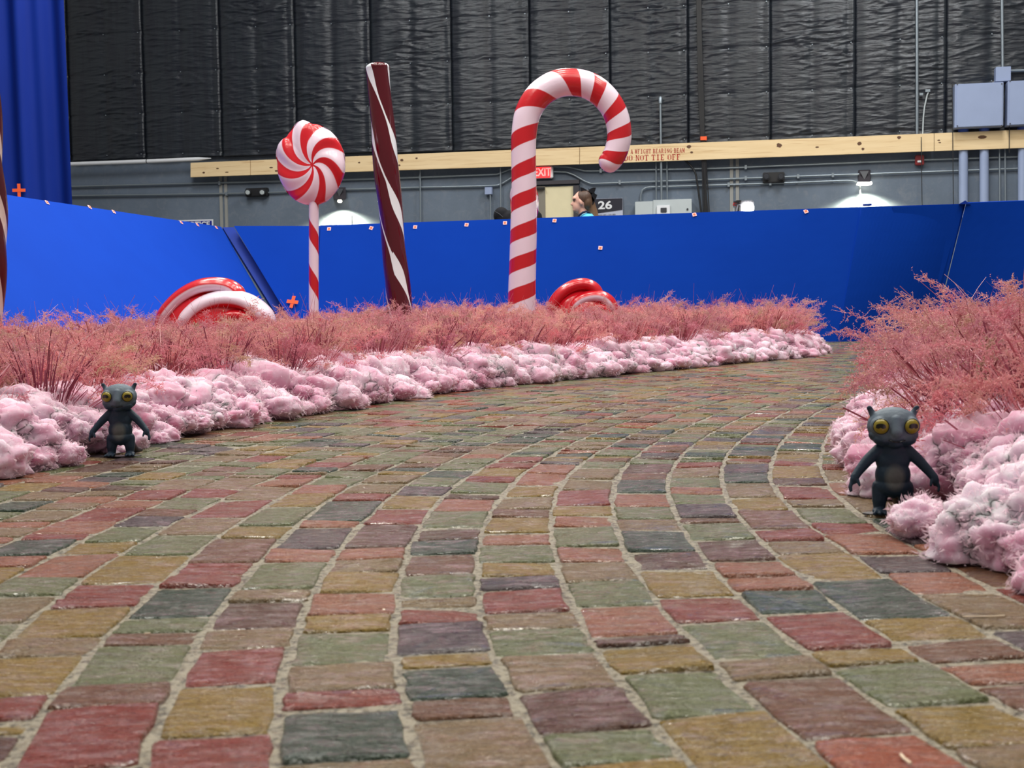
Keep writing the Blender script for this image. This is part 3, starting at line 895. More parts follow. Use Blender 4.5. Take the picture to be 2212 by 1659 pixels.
# candy cane
YC = 8.0
cpx = [(1126, 760, 60), (1127, 655, 60), (1129, 575, 58), (1131, 500, 57), (1132, 420, 54), (1131, 340, 53), (1132, 290, 54), (1141, 242, 56), (1165, 205, 58), (1201, 182, 59), (1240, 178, 58), (1278, 188, 57), (1311, 215, 55), (1331, 250, 53), (1338, 290, 52), (1332, 323, 51), (1322, 343, 49), (1314, 352, 46)]
c3 = [at(x, y, YC) for x, y, wv in cpx]
sc = F_PX / YC
cc = catmull(c3, 8); rr = catmull([Vector((wv / 2 / sc, 0, 0)) for _, _, wv in cpx], 8)
rads = [v.x for v in rr]
# round the free end
tdir = (cc[-1] - cc[-3]).normalized(); r_end = rads[-1]; pe = cc[-1]
for j in range(1, 8):
    q_ = j / 7 * PI / 2
    cc.append(pe + tdir * r_end * math.sin(q_) * 0.8); rads.append(max(0.001, r_end * math.cos(q_)))
Lc = [0.0]
for a, b in zip(cc[:-1], cc[1:]): Lc.append(Lc[-1] + (b - a).length)
def s_of(px, py):
    return min(range(len(cc)), key=lambda i: (cc[i] - at(px, py, YC)).length)
bands = [(1127, 700), (1127, 634), (1128, 566), (1131, 499), (1131, 431), (1131, 363), (1132, 293), (1152, 219), (1240, 178), (1291, 196), (1327, 240), (1338, 290), (1323, 341)]
bs = sorted(Lc[s_of(*b)] for b in bands)
bs = [bs[0] - 0.2 * 2, bs[0] - 0.2] + bs + [bs[-1] + 0.16]
def cane_stripe(s, ph):
    g = np.interp(s, bs, list(range(len(bs))))
    return (math.cos(2 * PI * g - ph) - 0.10) * 0.5
base = at(1126, 760, YC); base.z = 0
cane = sweep('candy_cane', cc, rads, 48, cane_stripe, M_CANE, cap0=True)
rebase(cane, (base.x, YC, 0.0))
tag(cane, 'tall red and white striped candy cane with its hook curving to the right', 'candy cane')
KEEP.append((base.x, YC, 0.17))
# dark red twist
YT = 8.15
tp = [at(868, 760, YT), at(862, 655, YT), at(853, 560, YT), at(846, 480, YT), at(838, 400, YT), at(830, 310, YT), at(823, 230, YT), at(817, 160, YT), at(816, 146, YT)]
tc = catmull(tp, 44)
sT = F_PX / YT
tw = [0.5 * (54 + 2.5 * math.sin(i * 0.04)) / sT * (1.0 - 0.08 * i / len(tc)) for i in range(len(tc))]
tdir = (tc[-1] - tc[-3]).normalized(); pe = tc[-1]; r_end = tw[-1]
for j in range(1, 7):
    q_ = j / 6 * PI / 2
    tc.append(pe + tdir * 0.03 * math.sin(q_)); tw.append(max(0.001, r_end * (math.cos(q_) * 0.75 + 0.25 if j < 6 else 0.02)))
PX = 1 / sT
def twist_stripe(s, ph):
    g = 3 * (ph / (2 * PI) + s / (510 * PX)) + 0.35
    f = abs((g % 1) - 0.5)          # 0 at the ribbon's middle
    wv = 0.034 + 0.17 * (0.5 + 0.5 * math.sin(s / (200 * PX) * 2 * PI + math.floor(g) * 2.3)) ** 2.2
    return (wv - f) * 1.6
def twist_prof(s, ph):
    g = 3 * (ph / (2 * PI) + s / (510 * PX)) + 0.35
    return 1 - 0.035 * math.cos(2 * PI * (g - 0.5))
tw_o = sweep('twisted_candy_stick', [p for p in tc], tw, 96, twist_stripe, M_TWIST, None, twist_prof, cap0=True)
tb = at(868, 760, YT)
rebase(tw_o, (tb.x, YT, 0))
tag(tw_o, 'tall glossy dark red candy stick with wavy white ribbons, leaning left', 'candy stick')
KEEP.append((tb.x, YT, 0.15))
# the stick cut by the left edge of the picture
YS = 6.4
sp_ = catmull([at(-26, 800, YS), at(-22, 660, YS), at(-15, 560, YS), at(-14, 480, YS), at(-20, 400, YS), at(-26, 300, YS), at(-30, 200, YS), at(-34, 120, YS)], 10)
sw = [0.5 * 56 * YS / F_PX] * len(sp_)
PS = YS / F_PX
so = sweep('twisted_candy_stick', sp_, sw, 64, lambda s, ph: (0.17 - abs(((3 * (ph / (2 * PI) + s / (520 * PS))) % 1) - 0.5)) * 1.5, M_SIDE, None,
           lambda s, ph: 1 + 0.10 * math.cos(3 * (ph + s / (520 * PS) * 2 * PI)), cap0=True)
sb = at(-26, 800, YS)
rebase(so, (sb.x, YS, 0))
tag(so, 'dark red and cream twisted candy stick cut off by the left picture edge', 'candy stick')
KEEP.append((sb.x, YS, 0.14))
# swirl discs
def swirl(name, R, thick, nst, twist, mat, bumps, saw=0.0, nlobe=0, relief=0.02, ecc=(1, 1), cx=0.0, cz=0.0, parent=None, NT=360, NR=96, red=0.0, step=0.0, phase=0.0):
    """face towards -y; x right, z up; outline with bulges and notches"""
    def outl(th):
        r = 1.0
        for a, wv, h in bumps:
            d = (th - a + PI) % (2 * PI) - PI
            r += h * math.exp(-(d / wv) ** 2)
        if nlobe:
            f = (th * nlobe / (2 * PI)) % 1
            r -= saw * (f if f < 0.9 else (1 - f) * 9)
        return R * r
    V, A, Fq = [], [], []
    prof = []
    for j in range(NR + 1):            # front centre -> rim -> back centre
        u = j / NR
        ang = u * PI
        rf = math.sin(ang) ** 0.62 if 0 < u < 1 else 0.0
        prof.append((rf, -math.cos(ang)))
    for j, (rf, yy_) in enumerate(prof):
        for i in range(NT):
            th = 2 * PI * i / NT
            Rr = outl(th)
            ph = th + twist * rf
            st = math.cos(nst * ph + phase) + red
            lob = relief * rf * math.cos(nst * 0.5 * 2 * ph + 0.6) * (0.3 + 0.7 * rf)
            stp = step * rf * ((ph * (nlobe or nst) / (2 * PI)) % 1)
            y = yy_ * thick * (1 - 0.10 * math.exp(-(rf / 0.22) ** 2)) - (lob + stp) * (1 if yy_ < 0 else -1)
            V.append((Rr * rf * math.cos(th) * ecc[0] + cx * (1 - rf), y, Rr * rf * math.sin(th) * ecc[1] + cz * (1 - rf)))
            A.append(st * 0.5)
    for j in range(NR):
        for i in range(NT):
            i2 = (i + 1) % NT
            Fq.append((j * NT + i, j * NT + i2, (j + 1) * NT + i2, (j + 1) * NT + i))
    me = bpy.data.meshes.new(name); me.from_pydata(V, [], Fq); add_attr(me, A)
    bm = bmesh.new(); bm.from_mesh(me)
    bmesh.ops.remove_doubles(bm, verts=bm.verts, dist=1e-5); bmesh.ops.recalc_face_normals(bm, faces=bm.faces)
    bm.to_mesh(me); bm.free()
    for p in me.polygons: p.use_smooth = True
    return link(name, me, mat, parent)
def lollipop(cx, cy, Yp, wpx, hpx, basepx, label, off=(10, -4)):
    s = F_PX / Yp
    c = at(cx, cy, Yp)
    t = empty('lollipop', (at(basepx, 700, Yp).x, Yp, 0))
    hd = swirl('candy_head', hpx / 2 / s, 0.075, 7, 1.05, M_MINT, [(1.84, 0.26, 0.12), (2.74, 0.26, 0.10), (1.50, 0.10, -0.03), (2.36, 0.08, -0.03), (4.9, 0.5, 0.02), (0.2, 0.3, 0.02)], relief=0.012, ecc=(wpx / hpx, 1.0),
               cx=off[0] / s, cz=off[1] / s, red=-0.12, phase=2.04)
    hd.parent = t; hd.location = c - t.location; hd.rotation_euler = (0, 0, math.radians(-9))
    a, b = at(basepx, 760, Yp), at(cx + 6, cy + 60, Yp)
    a.z = 0
    n = 60
    pts = [a.lerp(b, i / n) - t.location for i in range(n + 1)]
    pitch = 98 / s
    st = sweep('stick', pts, [10.5 / s] * (n + 1), 32, lambda q_, ph: (math.cos(2 * PI * q_ / pitch + 1.2 + ph) - 0.25) * 0.5, M_CANE, t, cap0=True)
    tag(t, label, 'lollipop')
    KEEP.append((t.location.x, Yp, 0.12))
    return t
lollipop(672, 355, 8.0, 148, 172, 677, 'swirled peppermint lollipop on a spiral striped stick, left of the dark twist')
# a second lollipop almost hidden behind the cane
t2 = lollipop(1133, 440, 9.4, 60, 122, 1130, 'second peppermint lollipop, mostly hidden behind the candy cane shaft')
# half buried mints: nested rolled lobes
def mint(Yp, arcs, fill, label):
    sM = F_PX / Yp
    V, A, Fq = [], [], []
    for pts, wpx, wc, wh, inv, dy in arcs:
        P = catmull([at(x, y, Yp) + Vector((0, dy, 0)) for x, y in pts], 9)
        n = 40; b0 = len(V)
        for i, p in enumerate(P):
            t = (P[min(i + 1, len(P) - 1)] - P[max(i - 1, 0)]).normalized(); f = Vector((0, -1, 0)); a_ = (f - t * f.dot(t)).normalized(); c_ = t.cross(a_)
            u = i / (len(P) - 1)
            r = wpx / 2 / sM * (math.sin(PI * min(0.5, 0.06 + u * 2.2)) * math.sin(PI * min(0.5, 0.10 + (1 - u) * 2.6))) ** 0.7
            for k in range(n):
                ph = 2 * PI * k / n
                q_ = p + a_ * math.cos(ph) * r * 1.9 + c_ * math.sin(ph) * r
                V.append(q_[:])
                d = abs((ph - wc + PI) % (2 * PI) - PI)
                A.append((d - wh) * 0.6 * inv)
        for i in range(len(P) - 1):
            for k in range(n):
                k2 = (k + 1) % n
                Fq.append((b0 + i * n + k, b0 + i * n + k2, b0 + (i + 1) * n + k2, b0 + (i + 1) * n + k))
        Fq += [tuple(b0 + k for k in range(n))[::-1], tuple(b0 + (len(P) - 1) * n + k for k in range(n))]
    U, T = ico(4)
    c = at(fill[0], fill[1], Yp); b0 = len(V)
    for v in U: V.append((c.x + v[0] * fill[2] / sM, c.y + 0.03 + v[1] * 0.13, c.z + v[2] * fill[3] / sM)); A.append(0.4)
    Fq += [tuple(int(i) + b0 for i in f) for f in T]
    me = bpy.data.meshes.new('peppermint_candy'); me.from_pydata(V, [], Fq); add_attr(me, A)
    bm = bmesh.new(); bm.from_mesh(me); bmesh.ops.recalc_face_normals(bm, faces=bm.faces); bm.to_mesh(me); bm.free()
    for p in me.polygons: p.use_smooth = True
    o = link('peppermint_candy', me, M_MINT)
    c.z = 0.04
    rebase(o, c); tag(o, label, 'peppermint candy'); KEEP.append((c.x, c.y, 0.15))
mint(6.3, [([(338, 712), (356, 678), (390, 642), (432, 620), (476, 617), (506, 630), (522, 664)], 36, 0.35, 0.42, 1, 0.03),
           ([(392, 720), (408, 690), (440, 662), (484, 648), (528, 653), (564, 676), (588, 712)], 44, -1.0, 1.35, 1, 0.0),
           ([(452, 724), (472, 696), (506, 682), (540, 688), (566, 715)], 34, 3.0, 0.5, 1, -0.02)], (464, 716, 116, 88), 'big half-buried peppermint candy left of the lollipop')
mint(8.3, [([(1186, 694), (1196, 658), (1215, 633), (1240, 618), (1266, 615), (1286, 626), (1300, 654)], 28, -2.2, 0.75, 1, 0.03),
           ([(1226, 690), (1240, 660), (1262, 645), (1290, 641), (1312, 650), (1330, 676)], 30, 0.25, 0.40, 1, 0.0),
           ([(1256, 694), (1270, 672), (1290, 664), (1308, 670), (1318, 688)], 22, 3.0, 0.4, 1, -0.02)], (1260, 694, 72, 70), 'smaller half-buried peppermint candy right of the candy cane')

# ------------------------------------------------------------------ grass rows
okL = lambda x, y: x > -0.44 * y - 0.30 and 2.0 < y < 10.2 and x > -2.75 + 0.10 * (y - 8.5) and not any(math.hypot(x - a, y - b) < c for a, b, c in KEEP)
place_rows(EL, 1, [0.27, 0.46, 0.67, 0.92, 1.22, 1.6, 2.05, 2.55], okL, 'long bed', 5, hL)
okR = lambda x, y: y > 1.9 and x > 0.335 * y + 0.07 and x < 0.5 * y + 0.45 and y < 5.3
place_rows(ER, -1, [0.15, 0.34, 0.55, 0.80, 1.1, 1.45], okR, 'near right bed', 9, lambda x, y: 0.345)

rgm = random.Random(77)
clump(1.12, 3.55, 0.25, 'low sprawling pink grass clump leaning left over the path behind the right figurine', None, rgm, (0, -0.35), 1.1)
clump(0.98, 2.40, 0.34, 'full pink grass clump leaning out over the cotton, right of the right figurine', None, rgm, (0.15, -0.30), 1.15)
clump(1.10, 2.72, 0.35, 'tall full pink grass clump above the right figurine, toward the picture edge', None, rgm, (0.1, -0.15), 1.15)
clump(0.96, 2.78, 0.30, 'bushy pink grass clump directly behind the right figurine head', None, rgm, (0.2, -0.22), 1.15)
clump(0.90, 2.08, 0.31, 'pink grass clump leaning in from the right picture edge over the cotton', None, rgm, (0.2, -0.35), 1.15)
clump(1.22, 3.2, 0.36, 'tall pink grass clump with pale plumes at the back of the near right bed', None, rgm, (0.0, -0.1), 1.1)
clump(1.02, 3.05, 0.25, 'low pink grass clump drooping just behind the right figurine', None, rgm, (0.1, -0.3), 1.1)
# ------------------------------------------------------------------ blue screen flats
BV = {}
def slab(name, P, t, mat, label, kind_cat='blue screen', parent=None):
    """P: four corners seen from the camera side, counter-clockwise from lower left; thickness t away from the camera"""
    P = [Vector(p) for p in P]
    n = (P[1] - P[0]).cross(P[3] - P[0]).normalized()
    if n.y > 0: n = -n
    nx, nz = 24, 10
    fr, bk = [], []
    V, Fq = [], []
    for j in range(nz + 1):
        for i in range(nx + 1):
            a = P[0].lerp(P[1], i / nx); b = P[3].lerp(P[2], i / nx)
            V.append(a.lerp(b, j / nz))
    for j in range(nz):
        for i in range(nx):
            q_ = j * (nx + 1) + i
            Fq.append((q_, q_ + 1, q_ + nx + 2, q_ + nx + 1))
    k = len(V)
    V += [p - n * t for p in V]
    Fq += [tuple(k + i for i in f)[::-1] for f in Fq]
    bd_ = [i for i in range(nx)] + [j * (nx + 1) + nx for j in range(nz)] + [nz * (nx + 1) + i for i in range(nx, 0, -1)] + [j * (nx + 1) for j in range(nz, 0, -1)]
    Fq += [(bd_[i], k + bd_[i], k + bd_[(i + 1) % len(bd_)], bd_[(i + 1) % len(bd_)]) for i in range(len(bd_))]
    o = MB().add(V, Fq).build(name, mat, parent)
    if not parent:
        from mathutils.bvhtree import BVHTree
        BV[tuple(P[0])] = BVHTree.FromPolygons([tuple(v) for v in V], Fq)
        rebase(o, (P[0] + P[1]) / 2)
        tag(o, label, kind_cat)
    return o, P, n
def TP(x, y, Y):       # a top corner
    return at(x, y, Y)
Lt0, Lt1 = TP(-420, 356, 7.2), TP(478, 490, 12.85)
Lb0, Lb1 = Vector((-3.15, 6.6, 0)), ground(634, 748); Lb1 = Vector((-2.13 - 0.02, 12.1, 0))
pl, PLc, PLn = slab('blue_screen_panel', [Lb0, Lb1, Lt1, Lt0], 0.05, M_BLUE, 'long blue screen panel slanting away along the left side')
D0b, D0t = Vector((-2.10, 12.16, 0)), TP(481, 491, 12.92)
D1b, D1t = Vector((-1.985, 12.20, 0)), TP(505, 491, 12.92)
slab('blue_screen_panel', [D0b, D1b, D1t, D0t], 0.04, M_BLUE2, 'narrow strip with shade put into its blue, between left panel and lollipop panel')  # shade of the angled strip is put into its darker blue
C0b, C0t = Vector((-1.98, 12.05, 0)), TP(505, 488, 12.80)
C1b, C1t = Vector((-1.93 + 0.03, 12.05, 0)), TP(691, 488, 12.72)
C1b = at(691, 744, 12.3); C1b = Vector((C1b.x, 12.02, 0))
slab('blue_screen_panel', [C0b, C1b, C1t, C0t], 0.05, M_BLUE, 'blue screen panel directly behind the lollipop stick')
E0b, E0t = C1b + Vector((0.003, 0, 0)), TP(692, 487, 12.68)
E1b = ground(1807, 738); E1t = TP(1861, 447, 11.42)
pe_, PEc, PEn = slab('blue_screen_panel', [E0b, E1b, E1t, E0t], 0.05, M_BLUE, 'widest blue screen panel behind the candy cane')
G0b, G0t = E1b + Vector((0.006, -0.01, 0)), TP(1862, 447, 11.38)
G1b = ground(2012, 734); G1t = TP(2086, 440, 11.18)
pg_, PGc, PGn = slab('blue_screen_panel', [G0b, G1b, G1t, G0t], 0.05, M_BLUE, 'blue screen panel with an overlapping cloth triangle')
H0b, H0t = G1b + Vector((0.006, -0.02, 0)), TP(2087, 438, 11.14)
H1b = Vector((6.4, 10.2, 0)); H1t = Vector((6.55, 10.35, G1t.z))
slab('blue_screen_panel', [H0b, H1b, H1t, H0t], 0.05, M_BLUE, 'blue screen panel running out of the right picture edge')
def panel_pt(P, n, x, y, d=0.006):
    h = BV[tuple(P[0])].ray_cast(O, ray(x, y).normalized())
    return h[0] + n * d if h[0] is not None else on_plane(x, y, P[0] + n * d, n)
# the overlapping triangle of cloth
ov = [panel_pt(PGc, PGn, 1926, 448, 0.008), panel_pt(PGc, PGn, 2080, 442, 0.008), panel_pt(PGc, PGn, 2022, 690, 0.008), panel_pt(PGc, PGn, 2008, 690, 0.008)]
oo = MB().add([p + PGn * 0.004 for p in ov] + [p - PGn * 0.004 for p in ov], [(0, 1, 2, 3), (7, 6, 5, 4), (0, 4, 5, 1), (1, 5, 6, 2), (2, 6, 7, 3), (3, 7, 4, 0)]).build('overlap_cloth', M_BLUE)
oo.data.transform(Matrix.Translation(-pg_.location)); oo.parent = pg_
# clip on the top edge near the corner
cl = MB().box(at(1873, 442.5, 11.4), 0.065, 0.07, 0.018).build('clamp', M_BLUE2); rebase(cl, cl.data.vertices[0].co.copy())
tag(cl, 'small blue clamp on top of the blue screen under the wall lamp', 'clamp')
cl = MB().add([at(2071, 441, 11.12), at(2096, 441, 11.12), at(2085, 433, 11.12), at(2071, 441, 11.2), at(2096, 441, 11.2), at(2085, 433, 11.2)], [(0, 1, 2), (5, 4, 3), (0, 3, 4, 1), (1, 4, 5, 2), (2, 5, 3, 0)]).build('clamp', M_BLUE2)
rebase(cl, cl.data.vertices[0].co.copy())
tag(cl, 'small peaked blue cloth tip where the two right panels meet', 'clamp')

# tape markers on the panels
def frame_of(n):
    x = Vector((-n.y, n.x, 0)).normalized()
    if x.x < 0: x = -x
    z = n.cross(x); z = z if z.z > 0 else -z
    return x, z
def tape_square(x, y, P, n, s, rot, label, wv=1.0):
    c = panel_pt(P, n, x, y, 0.004); ex, ez = frame_of(n)
    M = Matrix((ex, n, ez)).transposed() @ Matrix.Rotation(rot, 3, 'Y')
    t = empty('tape_marker', c)
    b = MB().box((0, 0, 0), s * wv, 0.003, s, M).build('pale_border', M_TPINK, t)
    MB().box(n * 0.002, s * wv * 0.6, 0.003, s * 0.6, M).build('orange_centre', M_ORANGE, t)
    tag(t, label, 'tape')
for x, y, rot, lab in ((711, 495, 0.0, 'just right of the lollipop stick'), (802, 493, 0.3, 'left of the dark twisted stick'), (897, 491, 0.05, 'right of the dark twisted stick'),
                       (1008, 486, 0.1, 'midway between dark stick and candy cane'), (1091, 482, 0.0, 'touching the candy cane shaft on its left'), (1198, 477, 0.1, 'below the cream door'),
                       (1297, 536, 0.1, 'lower than the rest, right of the candy cane'), (1500, 464, -0.2, 'below the black cable bundle'), (1741, 457, -0.35, 'between work light and wall lamp')):
    tape_square(x, y, PEc, PEn, 0.037, rot, 'small orange tape square on blue screen, ' + lab)
for x, y, lab in ((101, 438, 'nearest the left picture edge'), (193, 448, 'second from the left picture edge'), (245, 458, 'third from the left picture edge'), (391, 481, 'just left of the NOTICE sign'), (426, 486, 'under the NOTICE sign'), (467, 492, 'at the corner right of the NOTICE sign')):
    tape_square(x, y, PLc, PLn, 0.034, 0.25, 'small orange tape strip on slanting left panel, ' + lab, 1.0)
def cross(c, n, s, label, rot=0.0, wd=0.3):
    ex, ez = frame_of(n)
    M = Matrix((ex, n, ez)).transposed() @ Matrix.Rotation(rot, 3, 'Y')
    t = empty('tape_cross', c)
    MB().box((0, 0, 0), s * wd, 0.003, s, M).build('tape_strip', M_ORANGE, t)
    MB().box(n * 0.002, s, 0.003, s * wd, M).build('tape_strip', M_ORANGE, t)
    tag(t, label, 'tape')
CPn = (C1b - C0b).cross(C0t - C0b).normalized(); CPn = CPn if CPn.y < 0 else -CPn
cross(on_plane(632, 652, C0b + CPn * 0.006, CPn), CPn, 0.125, 'orange tape cross on blue screen just left of the lollipop stick', 0.12, 0.28)

# ------------------------------------------------------------------ blue drape
def drape(name, x0, x1, Y, z0, z1, seed, label, right_edge=None):
    r = random.Random(seed)
    nx, nz = 150, 24
    V, Fq = [], []
    ph = [r.uniform(0, 6.28) for _ in range(6)]
    for j in range(nz + 1):
        tz = j / nz
        for i in range(nx + 1):
            u = i / nx
            x = x0 + (x1 - x0) * u + (0.08 * (1 - tz)) * (u - 0.5)
            y = Y + 0.055 * math.sin(u * 46 + ph[0] + 0.8 * math.sin(u * 9 + ph[1]) + tz * 0.6) + 0.03 * math.sin(u * 97 + ph[2] + tz * 1.5) + 0.02 * math.sin(u * 21 + tz * 2.5 + ph[3])
            V.append((x, y, z0 + (z1 - z0) * tz))
    for j in range(nz):
        for i in range(nx):
            q_ = j * (nx + 1) + i
            Fq.append((q_, q_ + 1, q_ + nx + 2, q_ + nx + 1))
    k = len(V)
    V2 = [(a, b + 0.006, c) for a, b, c in V]
    F2 = [(d + k, c + k, b + k, a + k) for a, b, c, d in Fq]
    me = bpy.data.meshes.new(name); me.from_pydata(V + V2, [], Fq + F2)
    for p in me.polygons: p.use_smooth = True
    o = link(name, me, M_DRAPE)
    rebase(o, ((x0 + x1) / 2, Y, z0))
    tag(o, label, 'curtain')
    return o
YD = 13.6
xr = at(146, 240, YD).x
drape('blue_drape', xr - 3.6, xr, YD, 0.0, 6.2, 4, 'tall pleated blue drape hanging at the far left')
cross(at(41, 411, YD - 0.09), Vector((0, -1, 0)), 0.14, 'bright orange tape cross on the pleated blue drape', 0.0, 0.24)

# ------------------------------------------------------------------ quilted blankets
seam_px = [(-40, 352), (150, 345), (312, 341), (478, 336), (640, 331), (803, 330), (977, 325), (1145, 318), (1318, 314), (1486, 310), (1664, 304), (1846, 297), (2042, 287), (2240, 280)]
su = [wu(wall(x, 300, 0.1)) for x, y in seam_px]
zb = [wall(x, y, 0.1).z for x, y in seam_px]
def quilt(i):
    u0, u1 = su[i], su[i + 1]
    z0 = (zb[i] + zb[i + 1]) / 2 - 0.01
    z1 = 6.0
    nx, nz = 30, 250
    sd = Vector((i * 3.7, i * 1.9, 0))
    V, Fq = [], []
    rows = 0.605
    for j in range(nz + 1):
        z = z0 + (z1 - z0) * j / nz
        fr = ((z - z0 - 0.06) % rows) / rows
        for k in range(nx + 1):
            u = k / nx
            x = u0 + (u1 - u0) * u
            d = 0.075
            e = min(u, 1 - u)
            d += 0.03 * min(1, e / 0.12)                      # puffed between seams
            mid = abs(u - 0.5)
            d -= 0.016 * math.exp(-(mid / 0.05) ** 2)
            drow = min(fr, 1 - fr) * rows
            d -= 0.014 * math.exp(-(drow / 0.03) ** 2) * (1 if e < 0.08 or mid < 0.08 else 0.35)
            wz = z + 0.05 * noise.noise(Vector((x * 2.0, z * 0.9, 0)) + sd)
            wz += 0.10 * noise.noise(Vector((x * 1.1, z * 2.3, 4.0)) + sd)
            n1 = 1 - abs(noise.noise(Vector((x * 2.3, wz * 12.0, 1.0)) + sd) - 0.12) * 3.6
            n2 = 1 - abs(noise.noise(Vector((x * 4.2, wz * 26.0, 5.0)) + sd) + 0.1) * 3.4
            amp = 0.35 + 1.5 * max(0, noise.noise(Vector((x * 1.1, z * 1.4, 9.0)) + sd) + 0.3)
            ed = 1 if e > 0.06 else 0.35
            d += (0.017 * max(0, n1) ** 3 + 0.009 * max(0, n2) ** 3) * amp * ed
            if u > 0.94: d += 0.022 * (1 + 0.5 * math.sin(fr * PI))     # rolled seam edge
            V.append(wpt(x, z, d)[:])
    for j in range(nz):
        for k in range(nx):
            q_ = j * (nx + 1) + k
            Fq.append((q_, q_ + 1, q_ + nx + 2, q_ + nx + 1))
    k0 = len(V)
    V += [wpt(u0, z0, 0.01)[:], wpt(u1, z0, 0.01)[:], wpt(u1, z1, 0.01)[:], wpt(u0, z1, 0.01)[:]]
    a, b, c, d_ = 0, nx, nz * (nx + 1) + nx, nz * (nx + 1)
    Fq += [(k0, k0 + 3, k0 + 2, k0 + 1), tuple([k0, k0 + 1] + [b - i_ for i_ in range(nx + 1)]), tuple([k0 + 2, k0 + 3] + [d_ + i_ for i_ in range(nx + 1)]),
           tuple([k0 + 3, k0] + [i_ * (nx + 1) for i_ in range(nz + 1)]), tuple([k0 + 1, k0 + 2] + [c - i_ * (nx + 1) for i_ in range(nz + 1)])]
    me = bpy.data.meshes.new('quilted_blanket'); me.from_pydata(V, [], Fq)
    for p in me.polygons: p.use_smooth = len(p.vertices) == 4
    o = link('quilted_blanket', me, M_QUILT)
    org = wpt((u0 + u1) / 2, z0); rebase(o, org)
    nm = ['partly behind the blue drape', 'next to the blue drape', 'second right of the blue drape', 'third right of the blue drape', 'above the peppermint lollipop', 'behind the dark twisted stick', 'between dark stick and candy cane',
          'behind the candy cane shaft', 'behind the cane hook', 'left of the black cable bundle', 'right of the black cable bundle', 'left of the tall steel conduit', 'behind the tall steel conduit and grey cabinets']
    tag(o, 'black quilted sound blanket strip hung ' + nm[i], 'sound blanket')
    mb = MB()
    z = z0 + 0.06
    while z < z1 - 0.1:
        for u in (0.5, 0.955):
            mb.box(wpt(u0 + (u1 - u0) * u, z, 0.105) - org, 0.013, 0.012, 0.013, MW)
        z += rows
    tag(mb.build('fasteners', M_STEEL, o), kind='stuff')
for i in range(len(su) - 1): quilt(i)

# ------------------------------------------------------------------ timber beam and its stencilled lettering
t_beam = empty('timber_beam', wall(1300, 340, 0.2))
BO = t_beam.location.copy()
bp = [(411, 351.7, 382.6), (541, 346.5, 378.0), (1252, 318.0, 354.6), (2018, 288.0, 326.0), (2330, 275.0, 315.0)]
def quadbox(mb, P, n, t):
    k = [Vector(p) for p in P]
    return mb.add([p for p in k] + [p - n * t for p in k], [(0, 1, 2, 3), (7, 6, 5, 4), (0, 4, 5, 1), (1, 5, 6, 2), (2, 6, 7, 3), (3, 7, 4, 0)])
for (x0, a0, b0), (x1, a1, b1) in zip(bp[:-1], bp[1:]):
    dd = 0.20
    P = [wall(x0 + 0.6, b0, dd), wall(x1 - 0.6, b1, dd), wall(x1 - 0.6, a1, dd), wall(x0 + 0.6, a0, dd)]
    mb = MB(); quadbox(mb, [p - BO for p in P], WN, 0.05)
    mb.build('plank', M_PINE, t_beam)
tag(t_beam, 'long pale pine beam with red stencilled warning across the back wall', 'beam')
mb = MB()
rk = random.Random(8)
for x, y, a, b in ((470, 364, 4, 2), (490, 372, 5, 1.5), (440, 373, 3.5, 2.4), (586, 362, 5, 1.5), (597, 369, 5, 2), (776, 351, 3, 2), (868, 346, 4, 3.5), (862, 357, 3.5, 2), (900, 342, 3, 2), (1488, 317, 5, 4), (1494, 329, 3, 2.4), (1683, 314, 6, 5), (1765, 318, 4, 2), (1857, 310, 5, 4), (1864, 322, 3, 3), (1942, 297, 4, 3.5), (2028, 303, 3, 1.5), (2030, 308, 3, 1.5), (2122, 296, 9, 4)):
    c = wall(x, y, 0.2015) - BO; sx, sz = a * 0.0064, b * 0.0064
    vs = [c + WU * math.cos(q_ * PI / 5) * sx * rk.uniform(.75, 1.1) + Vector((0, 0, math.sin(q_ * PI / 5) * sz * rk.uniform(.75, 1.1))) for q_ in range(10)]
    mb.add(vs + [v - WN * 0.004 for v in vs], [tuple(range(10)), tuple(range(19, 9, -1))])
tag(mb.build('knots', M_KNOT, t_beam), kind=None)
